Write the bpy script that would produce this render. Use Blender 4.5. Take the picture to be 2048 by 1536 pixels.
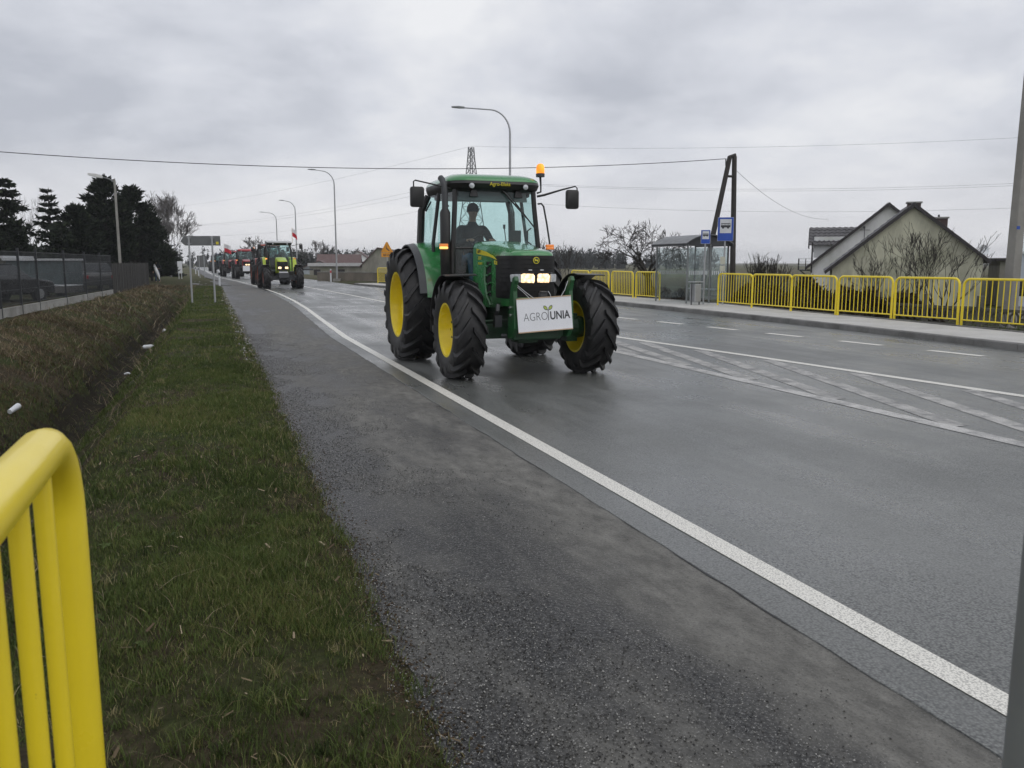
import bpy, math, random
import numpy as np
from mathutils import Vector, Matrix, Euler
for _o in list(bpy.data.objects): bpy.data.objects.remove(_o)
random.seed(7); RNG = np.random.default_rng(7)
R = math.radians
sc = bpy.context.scene
col = sc.collection

# ---------------------------------------------------------------- camera
cam_d = bpy.data.cameras.new('camera')
cam = bpy.data.objects.new('camera', cam_d); col.objects.link(cam)
cam_d.sensor_width = 36.0
cam_d.lens = 29.0
cam_d.clip_start = 0.05; cam_d.clip_end = 6000
cam.location = (0, 0, 1.6)
cam.rotation_euler = (R(90 - 8.378), 0, R(-19.908))
cam_d.dof.use_dof = True
cam_d.dof.focus_distance = 12.5
cam_d.dof.aperture_fstop = 9.5
sc.camera = cam

# ---------------------------------------------------------------- world: closed grey cloud deck
SUN_EL, SUN_AZ = 48.0, 150.0
w = bpy.data.worlds.new('World'); sc.world = w; w.use_nodes = True
nt = w.node_tree; N = nt.nodes; L = nt.links
for n in list(N): N.remove(n)
out = N.new('ShaderNodeOutputWorld')
sky = N.new('ShaderNodeTexSky'); sky.sky_type = 'NISHITA'; sky.sun_disc = False
sky.sun_elevation = R(SUN_EL); sky.sun_rotation = R(SUN_AZ); sky.air_density = 1.5; sky.dust_density = 3.0
bgs = N.new('ShaderNodeBackground'); bgs.inputs['Strength'].default_value = 0.08
L.new(sky.outputs[0], bgs.inputs['Color'])
tc = N.new('ShaderNodeTexCoord')
sep = N.new('ShaderNodeSeparateXYZ'); L.new(tc.outputs['Generated'], sep.inputs[0])
# cloud layer seen in perspective: direction / (height + c)
zc = N.new('ShaderNodeMath'); zc.operation = 'MAXIMUM'; L.new(sep.outputs['Z'], zc.inputs[0]); zc.inputs[1].default_value = 0.0
za = N.new('ShaderNodeMath'); za.operation = 'ADD'; L.new(zc.outputs[0], za.inputs[0]); za.inputs[1].default_value = 0.30
dv = N.new('ShaderNodeVectorMath'); dv.operation = 'DIVIDE'
cmb = N.new('ShaderNodeCombineXYZ')
for i in range(3): L.new(za.outputs[0], cmb.inputs[i])
L.new(tc.outputs['Generated'], dv.inputs[0]); L.new(cmb.outputs[0], dv.inputs[1])
mp = N.new('ShaderNodeMapping'); L.new(dv.outputs[0], mp.inputs['Vector'])
mp.inputs['Scale'].default_value = (1.0, 1.0, 0.0); mp.inputs['Rotation'].default_value = (0, 0, R(20)); mp.inputs['Location'].default_value = (3.3, 1.2, 0)
def wnoise(scale, detail, rough, dist):
    n = N.new('ShaderNodeTexNoise'); n.inputs['Scale'].default_value = scale; n.inputs['Detail'].default_value = detail
    n.inputs['Roughness'].default_value = rough; n.inputs['Distortion'].default_value = dist
    L.new(mp.outputs[0], n.inputs['Vector']); return n
n1 = wnoise(1.15, 6, 0.52, 0.30); n2 = wnoise(3.6, 5, 0.55, 0.2)
mx = N.new('ShaderNodeMix'); mx.data_type = 'FLOAT'; mx.inputs[0].default_value = 0.30
L.new(n1.outputs['Fac'], mx.inputs[2]); L.new(n2.outputs['Fac'], mx.inputs[3])
cr = N.new('ShaderNodeValToRGB'); L.new(mx.outputs[0], cr.inputs[0])
cr.color_ramp.elements[0].position = 0.37; cr.color_ramp.elements[0].color = (0.470, 0.492, 0.552, 1)
cr.color_ramp.elements[1].position = 0.62; cr.color_ramp.elements[1].color = (0.800, 0.808, 0.832, 1)
e = cr.color_ramp.elements.new(0.5); e.color = (0.635, 0.654, 0.710, 1)
# thinner, brighter air low over the horizon
hz = N.new('ShaderNodeMapRange'); L.new(sep.outputs['Z'], hz.inputs['Value'])
hz.inputs['From Min'].default_value = 0.0; hz.inputs['From Max'].default_value = 0.13
hz.inputs['To Min'].default_value = 0.85; hz.inputs['To Max'].default_value = 0.0
mh = N.new('ShaderNodeMix'); mh.data_type = 'RGBA'; L.new(hz.outputs[0], mh.inputs[0]); L.new(cr.outputs[0], mh.inputs[6])
mh.inputs[7].default_value = (0.80, 0.795, 0.81, 1)
bgc = N.new('ShaderNodeBackground'); bgc.inputs['Strength'].default_value = 1.0; L.new(mh.outputs[2], bgc.inputs['Color'])
ms = N.new('ShaderNodeMixShader'); ms.inputs[0].default_value = 0.96
L.new(bgs.outputs[0], ms.inputs[1]); L.new(bgc.outputs[0], ms.inputs[2]); L.new(ms.outputs[0], out.inputs['Surface'])

# ---------------------------------------------------------------- sun behind the clouds
sun_d = bpy.data.lights.new('sun', 'SUN'); sun = bpy.data.objects.new('sun', sun_d); col.objects.link(sun)
sun_d.energy = 0.6; sun_d.angle = R(60); sun_d.color = (1.0, 0.97, 0.93)
_d = Vector((math.sin(R(SUN_AZ)) * math.cos(R(SUN_EL)), math.cos(R(SUN_AZ)) * math.cos(R(SUN_EL)), math.sin(R(SUN_EL))))
sun.rotation_euler = _d.to_track_quat('Z', 'Y').to_euler(); sun.location = (0, 0, 60)
vs = sc.view_settings
sc.display_settings.display_device = 'sRGB'
vs.view_transform = 'Standard'; vs.look = 'None'; vs.gamma = 1.0; vs.use_curve_mapping = False; vs.exposure = 0.15
sc.render.engine = 'CYCLES'
sc.cycles.use_denoising = True
sc.cycles.max_bounces = 5; sc.cycles.diffuse_bounces = 3; sc.cycles.glossy_bounces = 3; sc.cycles.transparent_max_bounces = 16; sc.cycles.transmission_bounces = 4
sc.cycles.use_adaptive_sampling = True; sc.cycles.adaptive_threshold = 0.02

# ---------------------------------------------------------------- materials
MATS = {}
def _bsdf(name):
    m = bpy.data.materials.new(name); m.use_nodes = True
    b = m.node_tree.nodes['Principled BSDF']; MATS[name] = m
    return m, m.node_tree, b
def _noise(t, scale, detail=4, rough=0.55, vec=None, kind='ShaderNodeTexNoise'):
    n = t.nodes.new(kind); n.inputs['Scale'].default_value = scale
    if kind == 'ShaderNodeTexNoise':
        n.inputs['Detail'].default_value = detail; n.inputs['Roughness'].default_value = rough
    if vec is not None: t.links.new(vec, n.inputs['Vector'])
    return n
def _pos(t):
    g = t.nodes.new('ShaderNodeNewGeometry'); return g.outputs['Position']
def _obj(t):
    g = t.nodes.new('ShaderNodeTexCoord'); return g.outputs['Object']
def _ramp(t, fac, stops):
    r = t.nodes.new('ShaderNodeValToRGB'); t.links.new(fac, r.inputs[0])
    el = r.color_ramp.elements
    el[0].position, el[1].position = stops[0][0], stops[-1][0]
    el[0].color = (*stops[0][1], 1); el[1].color = (*stops[-1][1], 1)
    for p, c in stops[1:-1]:
        x = el.new(p); x.color = (*c, 1)
    return r.outputs[0]
def _mix(t, fac, a, b):
    m = t.nodes.new('ShaderNodeMix'); m.data_type = 'RGBA'
    for i, v in ((0, fac), (6, a), (7, b)):
        if hasattr(v, 'is_output'): t.links.new(v, m.inputs[i])
        else: m.inputs[i].default_value = v if i == 0 else (*v, 1)
    return m.outputs[2]
def _rng(t, v, a, b, c, d):
    m = t.nodes.new('ShaderNodeMapRange'); t.links.new(v, m.inputs[0])
    for i, x in enumerate((a, b, c, d)): m.inputs[i + 1].default_value = x
    return m.outputs[0]
def _bump(t, b, h, strength, dist):
    n = t.nodes.new('ShaderNodeBump'); n.inputs['Strength'].default_value = strength; n.inputs['Distance'].default_value = dist
    t.links.new(h, n.inputs['Height']); t.links.new(n.outputs[0], b.inputs['Normal'])
def mat(name, c, rough=0.5, metal=0.0, dirt=None, amt=0.35, scale=3.0, bump=0.0, bscale=60.0, coat=0.0, spec=0.5, world=False):
    """a painted / metal / plaster surface: base colour broken by dirt of its own shape, gloss broken with it"""
    if name in MATS: return MATS[name]
    m, t, b = _bsdf(name)
    v = _pos(t) if world else _obj(t)
    n = _noise(t, scale, 6, 0.62, v)
    f = _rng(t, n.outputs['Fac'], 0.40, 0.72, 0.0, amt)
    d = dirt if dirt else tuple(x * 0.55 for x in c)
    cc = _mix(t, f, c, d); t.links.new(cc, b.inputs['Base Color'])
    rr = _rng(t, n.outputs['Fac'], 0.3, 0.75, max(0.03, rough - 0.07), min(1, rough + 0.15)); t.links.new(rr, b.inputs['Roughness'])
    b.inputs['Metallic'].default_value = metal; b.inputs['Coat Weight'].default_value = coat; b.inputs['Coat Roughness'].default_value = 0.08
    b.inputs['Specular IOR Level'].default_value = spec
    if bump:
        n2 = _noise(t, bscale, 5, 0.6, v); _bump(t, b, n2.outputs['Fac'], bump, 0.01)
    return m
def glow(name, c, strength, body=(0.8, 0.6, 0.4), fac=0):
    m, t, b = _bsdf(name)
    b.inputs['Base Color'].default_value = (*body, 1); b.inputs['Roughness'].default_value = 0.15
    b.inputs['Emission Color'].default_value = (*c, 1); b.inputs['Emission Strength'].default_value = strength
    if fac:   # faceted reflector behind the lens
        n = _noise(t, fac, vec=_obj(t), kind='ShaderNodeTexVoronoi')
        t.links.new(_rng(t, n.outputs['Distance'], 0.1, 0.75, strength * 1.9, strength * 0.45), b.inputs['Emission Strength'])
    return m
def glass(name, tint, dust=(0.5, 0.55, 0.55), dustamt=0.06, ior=1.45, dscale=2.0):
    m = bpy.data.materials.new(name); m.use_nodes = True; MATS[name] = m
    t = m.node_tree
    for n in list(t.nodes): t.nodes.remove(n)
    o = t.nodes.new('ShaderNodeOutputMaterial')
    tr = t.nodes.new('ShaderNodeBsdfTransparent'); tr.inputs[0].default_value = (*tint, 1)
    gl = t.nodes.new('ShaderNodeBsdfGlossy'); gl.inputs['Roughness'].default_value = 0.03
    fr = t.nodes.new('ShaderNodeLayerWeight'); fr.inputs[0].default_value = 0.5
    pw = t.nodes.new('ShaderNodeMath'); pw.operation = 'POWER'; t.links.new(fr.outputs['Facing'], pw.inputs[0]); pw.inputs[1].default_value = 5.0
    fz = _rng(t, pw.outputs[0], 0, 1, 0.05, 0.8)
    m1 = t.nodes.new('ShaderNodeMixShader'); t.links.new(fz, m1.inputs[0]); t.links.new(tr.outputs[0], m1.inputs[1]); t.links.new(gl.outputs[0], m1.inputs[2])
    df = t.nodes.new('ShaderNodeBsdfDiffuse'); df.inputs[0].default_value = (*dust, 1)
    n = _noise(t, dscale, 6, 0.6, _pos(t)); f = _rng(t, n.outputs['Fac'], 0.35, 0.75, dustamt * 0.4, dustamt * 1.8)
    m2 = t.nodes.new('ShaderNodeMixShader'); t.links.new(f, m2.inputs[0]); t.links.new(m1.outputs[0], m2.inputs[1]); t.links.new(df.outputs[0], m2.inputs[2])
    t.links.new(m2.outputs[0], o.inputs[0])
    return m

def mat_asphalt():
    m, t, b = _bsdf('wet_asphalt'); p = _pos(t)
    agg = _noise(t, 48, 4, 0.75, p); vor = _noise(t, 85, vec=p, kind='ShaderNodeTexVoronoi'); vc = _noise(t, 62, vec=p, kind='ShaderNodeTexVoronoi')
    c = _ramp(t, vor.outputs['Distance'], [(0.0, (0.240, 0.248, 0.232)), (0.42, (0.140, 0.145, 0.137)), (0.85, (0.020, 0.021, 0.020))])
    c = _mix(t, _rng(t, vc.outputs['Color'], 0.55, 0.95, 0.0, 0.55), c, (0.055, 0.057, 0.058))
    sc_ = t.nodes.new('ShaderNodeMapping'); sc_.inputs['Scale'].default_value = (1.4, 0.13, 1); t.links.new(p, sc_.inputs['Vector'])
    trk = _noise(t, 1.0, 5, 0.6, sc_.outputs[0]); big = _noise(t, 0.35, 5, 0.6, p)
    c = _mix(t, _rng(t, trk.outputs['Fac'], 0.42, 0.66, 0.0, 0.60), c, (0.180, 0.184, 0.176))
    c = _mix(t, _rng(t, agg.outputs['Fac'], 0.55, 0.75, 0.0, 0.7), c, (0.055, 0.057, 0.058))
    t.links.new(c, b.inputs['Base Color'])
    s = t.nodes.new('ShaderNodeMath'); s.operation = 'ADD'; t.links.new(trk.outputs['Fac'], s.inputs[0]); t.links.new(big.outputs['Fac'], s.inputs[1])
    t.links.new(_rng(t, s.outputs[0], 0.78, 1.22, 0.17, 0.52), b.inputs['Roughness'])
    b.inputs['Specular IOR Level'].default_value = 0.55
    _bump(t, b, vor.outputs['Distance'], 0.26, 0.005)
    return m
def mat_shoulder():
    m, t, b = _bsdf('old_shoulder_asphalt'); p = _pos(t)
    vor = _noise(t, 60, vec=p, kind='ShaderNodeTexVoronoi'); fine = _noise(t, 160, 3, 0.6, p)
    st = t.nodes.new('ShaderNodeMapping'); st.inputs['Scale'].default_value = (1.6, 0.75, 1); t.links.new(p, st.inputs['Vector'])
    pat = _noise(t, 1.0, 7, 0.62, st.outputs[0])
    sl = t.nodes.new('ShaderNodeMapping'); sl.inputs['Scale'].default_value = (1.1, 0.16, 1); sl.inputs['Location'].default_value = (4, 2, 0); t.links.new(p, sl.inputs['Vector'])
    lon = _noise(t, 1.3, 5, 0.6, sl.outputs[0])
    bare = _ramp(t, vor.outputs['Distance'], [(0.0, (0.085, 0.083, 0.078)), (0.4, (0.030, 0.029, 0.028)), (0.9, (0.005, 0.005, 0.005))])
    bare = _mix(t, _rng(t, fine.outputs['Fac'], 0.60, 0.67, 0.0, 0.9), bare, (0.40, 0.395, 0.375))
    mott = _noise(t, 5.5, 7, 0.7, st.outputs[0]); grit = _noise(t, 90, 4, 0.7, p)
    dust = _mix(t, _rng(t, mott.outputs['Fac'], 0.35, 0.65, 0, 1), (0.098, 0.095, 0.086), (0.205, 0.199, 0.180))
    dust = _mix(t, _rng(t, grit.outputs['Fac'], 0.5, 0.68, 0.0, 0.75), dust, (0.070, 0.068, 0.062))
    dust = _mix(t, _rng(t, fine.outputs['Fac'], 0.66, 0.72, 0.0, 0.6), dust, (0.33, 0.325, 0.30))
    s = t.nodes.new('ShaderNodeMath'); s.operation = 'ADD'; t.links.new(pat.outputs['Fac'], s.inputs[0]); t.links.new(lon.outputs['Fac'], s.inputs[1])
    # fine silt is carried towards the painted line, coarse chippings lie bare on the outside
    sx = t.nodes.new('ShaderNodeSeparateXYZ'); t.links.new(p, sx.inputs[0])
    side = _rng(t, sx.outputs['X'], 0.6, 1.7, -0.20, 0.04)
    s2 = t.nodes.new('ShaderNodeMath'); s2.operation = 'ADD'; t.links.new(s.outputs[0], s2.inputs[0]); t.links.new(side, s2.inputs[1])
    f = _rng(t, s2.outputs[0], 0.80, 1.14, 0.0, 0.92)
    t.links.new(_mix(t, f, bare, dust), b.inputs['Base Color'])
    t.links.new(_rng(t, f, 0, 1, 0.45, 0.8), b.inputs['Roughness']); b.inputs['Specular IOR Level'].default_value = 0.35
    hm = _mix(t, f, vor.outputs['Distance'], fine.outputs['Fac'])
    _bump(t, b, vor.outputs['Distance'], 0.55, 0.006)
    return m
def mat_paint(name, c, wear0, wear1, sheen=0.45):
    m, t, b = _bsdf(name); p = _pos(t)
    vor = _noise(t, 110, vec=p, kind='ShaderNodeTexVoronoi'); n = _noise(t, 3.2, 6, 0.7, p)
    f1 = _rng(t, vor.outputs['Distance'], 0.42, 0.72, 0.0, 0.62)
    cc = _mix(t, f1, c, tuple(x * 0.32 for x in c))
    cc = _mix(t, _rng(t, n.outputs['Fac'], wear0, wear1, 0.0, 0.85), cc, (0.10, 0.10, 0.102))
    t.links.new(cc, b.inputs['Base Color']); b.inputs['Roughness'].default_value = sheen
    _bump(t, b, vor.outputs['Distance'], 0.25, 0.004)
    return m
def mat_ground():
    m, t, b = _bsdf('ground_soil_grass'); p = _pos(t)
    n = _noise(t, 0.8, 8, 0.65, p); f = _noise(t, 14, 6, 0.7, p); g = _noise(t, 0.03, 4, 0.5, p)
    soil = _ramp(t, f.outputs['Fac'], [(0.3, (0.022, 0.018, 0.012)), (0.55, (0.055, 0.043, 0.027)), (0.8, (0.10, 0.082, 0.054))])
    grs = _ramp(t, f.outputs['Fac'], [(0.3, (0.018, 0.026, 0.008)), (0.6, (0.045, 0.060, 0.018)), (0.85, (0.085, 0.098, 0.034))])
    near = _mix(t, _rng(t, n.outputs['Fac'], 0.42, 0.60, 0.0, 1.0), soil, grs)
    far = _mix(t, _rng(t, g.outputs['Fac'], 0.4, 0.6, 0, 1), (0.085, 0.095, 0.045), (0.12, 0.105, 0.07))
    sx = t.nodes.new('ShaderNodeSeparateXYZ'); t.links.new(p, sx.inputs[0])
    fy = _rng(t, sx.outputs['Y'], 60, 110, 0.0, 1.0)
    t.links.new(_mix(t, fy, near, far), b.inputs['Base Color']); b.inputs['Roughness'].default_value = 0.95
    b.inputs['Specular IOR Level'].default_value = 0.1
    _bump(t, b, f.outputs['Fac'], 0.8, 0.04)
    return m
def mat_leafy(name, stops, rough=0.7, trans=0.0):
    """colour of each blade / leaf / needle spray comes from its own 'tint' value"""
    m, t, b = _bsdf(name)
    a = t.nodes.new('ShaderNodeAttribute'); a.attribute_name = 'tint'
    t.links.new(_ramp(t, a.outputs['Fac'], stops), b.inputs['Base Color'])
    b.inputs['Roughness'].default_value = rough; b.inputs['Specular IOR Level'].default_value = 0.2
    return m
def mat_tyre():
    m, t, b = _bsdf('tyre_rubber'); v = _obj(t)
    n = _noise(t, 5, 6, 0.65, v); f = _noise(t, 60, 4, 0.6, v)
    c = _mix(t, _rng(t, n.outputs['Fac'], 0.45, 0.75, 0.0, 0.8), (0.013, 0.013, 0.014), (0.042, 0.040, 0.037))
    t.links.new(c, b.inputs['Base Color']); b.inputs['Roughness'].default_value = 0.55
    _bump(t, b, f.outputs['Fac'], 0.15, 0.004); return m
def mat_plaster(name, c, stain, green=(0.2, 0.22, 0.13)):
    m, t, b = _bsdf(name); p = _pos(t)
    s = t.nodes.new('ShaderNodeMapping'); s.inputs['Scale'].default_value = (1, 1, 0.35); t.links.new(p, s.inputs['Vector'])
    n = _noise(t, 0.9, 8, 0.65, s.outputs[0]); k = _noise(t, 0.45, 5, 0.6, p); f = _noise(t, 40, 4, 0.6, p)
    cc = _mix(t, _rng(t, n.outputs['Fac'], 0.42, 0.60, 0.0, 0.85), c, stain)
    cc = _mix(t, _rng(t, k.outputs['Fac'], 0.48, 0.64, 0.0, 0.75), cc, green)
    t.links.new(cc, b.inputs['Base Color']); b.inputs['Roughness'].default_value = 0.9
    _bump(t, b, f.outputs['Fac'], 0.3, 0.01); return m

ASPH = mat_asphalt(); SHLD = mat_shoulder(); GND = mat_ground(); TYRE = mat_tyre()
PAINT = mat_paint('road_paint_white', (0.80, 0.78, 0.71), 0.58, 0.88)
PAINT_OLD = mat_paint('road_paint_worn', (0.58, 0.57, 0.545), 0.44, 0.70, 0.5)
PAINT_HATCH = mat_paint('road_paint_ghost', (0.50, 0.49, 0.465), 0.40, 0.66, 0.55)
CONC = mat('concrete_grey', (0.34, 0.335, 0.315), 0.85, dirt=(0.17, 0.165, 0.15), amt=0.8, scale=1.5, bump=0.3, world=True)
PAVE = mat('pavement_slab', (0.50, 0.49, 0.465), 0.8, dirt=(0.36, 0.35, 0.325), amt=0.8, scale=1.2, bump=0.3, bscale=80, world=True)
KERB = mat('kerb_concrete', (0.20, 0.197, 0.188), 0.7, dirt=(0.085, 0.082, 0.075), amt=0.85, scale=1.7, bump=0.3, world=True)
YEL = mat('yellow_railing_paint', (0.92, 0.72, 0.030), 0.30, dirt=(0.66, 0.49, 0.03), amt=0.25, scale=2.5, coat=0.25)
def _chips(m, spots, scale=38.0, thr=0.70, c2=(0.20, 0.13, 0.05)):
    t = m.node_tree; b = t.nodes['Principled BSDF']; src = b.inputs['Base Color'].links[0].from_socket
    n = _noise(t, scale, 5, 0.7, _obj(t)); k = _noise(t, 1.6, 4, 0.6, _obj(t))
    f = t.nodes.new('ShaderNodeMath'); f.operation = 'MULTIPLY'; t.links.new(_rng(t, n.outputs['Fac'], thr, thr + 0.03, 0, 0.8), f.inputs[0]); t.links.new(_rng(t, k.outputs['Fac'], 0.45, 0.6, 0.15, 1), f.inputs[1])
    t.links.new(_mix(t, f.outputs[0], src, spots), b.inputs['Base Color'])
def _spray(m, z0, z1, c=(0.085, 0.078, 0.066), amt=0.75):
    """road spray dried on the lower panels, blotchy"""
    t = m.node_tree; b = t.nodes['Principled BSDF']; src = b.inputs['Base Color'].links[0].from_socket
    sx = t.nodes.new('ShaderNodeSeparateXYZ'); t.links.new(_obj(t), sx.inputs[0]); n = _noise(t, 7, 6, 0.7, _obj(t)); q = _noise(t, 60, 3, 0.7, _obj(t))
    a = t.nodes.new('ShaderNodeMath'); a.operation = 'MULTIPLY'; t.links.new(_rng(t, sx.outputs['Z'], z0, z1, 1.0, 0.12), a.inputs[0])
    d = t.nodes.new('ShaderNodeMath'); d.operation = 'ADD'; t.links.new(_rng(t, n.outputs['Fac'], 0.38, 0.68, 0.0, amt), d.inputs[0]); t.links.new(_rng(t, q.outputs['Fac'], 0.62, 0.70, 0.0, 0.4), d.inputs[1]); t.links.new(d.outputs[0], a.inputs[1])
    t.links.new(_mix(t, a.outputs[0], src, c), b.inputs['Base Color'])
_chips(YEL, (0.16, 0.11, 0.05), 34.0, 0.69)
GALV = mat('galvanised_steel', (0.42, 0.43, 0.44), 0.5, metal=0.6, dirt=(0.30, 0.30, 0.30), amt=0.5, scale=4)
GREYP = mat('grey_painted_steel', (0.20, 0.215, 0.215), 0.5, dirt=(0.12, 0.12, 0.12), amt=0.5)
DGREY = mat('dark_grey_steel', (0.055, 0.058, 0.062), 0.45, dirt=(0.03, 0.03, 0.03))
BLK = mat('black_plastic', (0.014, 0.014, 0.015), 0.42, dirt=(0.045, 0.042, 0.038), amt=0.5, scale=5)
BLKG = mat('black_gloss', (0.008, 0.008, 0.009), 0.22, dirt=(0.03, 0.03, 0.028), amt=0.4, scale=5)
MESHB = mat('black_grille_mesh', (0.008, 0.008, 0.008), 0.7)
GRN = mat('green_tractor_paint', (0.024, 0.230, 0.052), 0.25, dirt=(0.045, 0.165, 0.065), amt=0.4, scale=3, coat=0.9)
DGRN = mat('dark_green_iron', (0.012, 0.060, 0.022), 0.5, dirt=(0.03, 0.035, 0.028), amt=0.8, scale=4)
LGRN = mat('linkage_green', (0.014, 0.105, 0.030), 0.4, dirt=(0.03, 0.06, 0.03), amt=0.7, scale=5, coat=0.2)
YRIM = mat('yellow_wheel_paint', (0.90, 0.70, 0.012), 0.30, dirt=(0.60, 0.45, 0.03), amt=0.4, scale=5, coat=0.2)
_spray(GRN, 0.9, 1.75); _spray(YRIM, -9, -8, (0.16, 0.13, 0.07), 0.0); _spray(BLK, 0.8, 1.9, (0.06, 0.056, 0.05))
YDEC = mat('yellow_decal', (0.80, 0.68, 0.04), 0.35)
WHT = mat('white_board', (0.82, 0.83, 0.86), 0.45, dirt=(0.70, 0.71, 0.73), amt=0.4)
WOODP = mat('raw_wood_batten', (0.52, 0.38, 0.25), 0.7, bump=0.2)
INK = mat('printed_grey', (0.16, 0.165, 0.17), 0.6)
INKB = mat('printed_black', (0.045, 0.048, 0.052), 0.6)
LEAFP = mat('printed_leaf_green', (0.45, 0.55, 0.12), 0.6)
CHROME = mat('bright_metal', (0.7, 0.7, 0.7), 0.2, metal=0.9)
LAMPW = glow('headlamp_lit', (1.0, 0.66, 0.34), 1.35, (0.9, 0.8, 0.6), 26)
LAMPC = mat('lamp_lens_clear', (0.62, 0.64, 0.66), 0.12, dirt=(0.3, 0.31, 0.32), amt=0.8, scale=25)
AMBER = glow('amber_lens', (1.0, 0.30, 0.05), 0.25, (0.7, 0.22, 0.05))
AMBERL = glow('amber_lens_lit', (1.0, 0.48, 0.14), 1.5, (0.8, 0.4, 0.1))
BEACON = glow('beacon_lens_lit', (1.0, 0.30, 0.015), 0.95, (0.9, 0.3, 0.02), 5)
BEACONC = glow('beacon_bulb_lit', (1.0, 0.72, 0.16), 3.5, (0.9, 0.6, 0.1))
CABG = glass('cab_glass', (0.79, 0.945, 0.935), dust=(0.25, 0.32, 0.31), dustamt=0.045)
SHG = glass('shelter_glass', (0.90, 0.94, 0.94), dust=(0.56, 0.60, 0.61), dustamt=0.11)
CARG = glass('car_glass', (0.25, 0.28, 0.29), dustamt=0.05)
WINP = mat('window_pane_dark', (0.02, 0.024, 0.028), 0.08, spec=0.8)
SEAT = mat('seat_cloth', (0.03, 0.035, 0.03), 0.8)
JACK = mat('dark_jacket', (0.018, 0.020, 0.024), 0.85, bump=0.3, bscale=30)
JEAN = mat('blue_jeans', (0.06, 0.10, 0.16), 0.85, bump=0.3, bscale=60)
SKIN = mat('skin', (0.42, 0.24, 0.17), 0.5)
BLUE = mat('bus_sign_blue', (0.015, 0.075, 0.42), 0.35)
SIGNW = mat('sign_white', (0.66, 0.68, 0.70), 0.4)
WOODPOLE = mat('tarred_pole_wood', (0.040, 0.036, 0.033), 0.85, dirt=(0.08, 0.075, 0.068), amt=0.7, scale=6, bump=0.4, bscale=30)
CPOLE = mat('pole_concrete', (0.30, 0.29, 0.265), 0.85, dirt=(0.19, 0.182, 0.165), amt=0.8, scale=1.5, bump=0.25, world=True)
CABLE = mat('cable_black', (0.05, 0.05, 0.055), 0.5)
BARK = mat('bark_dark', (0.030, 0.026, 0.022), 0.9, dirt=(0.06, 0.055, 0.045), amt=0.6, scale=8)
BARKG = mat('bark_grey', (0.16, 0.15, 0.145), 0.9, dirt=(0.07, 0.065, 0.06), amt=0.7, scale=5)
BARKB = mat('bark_birch', (0.36, 0.35, 0.34), 0.8, dirt=(0.07, 0.065, 0.06), amt=0.8, scale=6)

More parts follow.
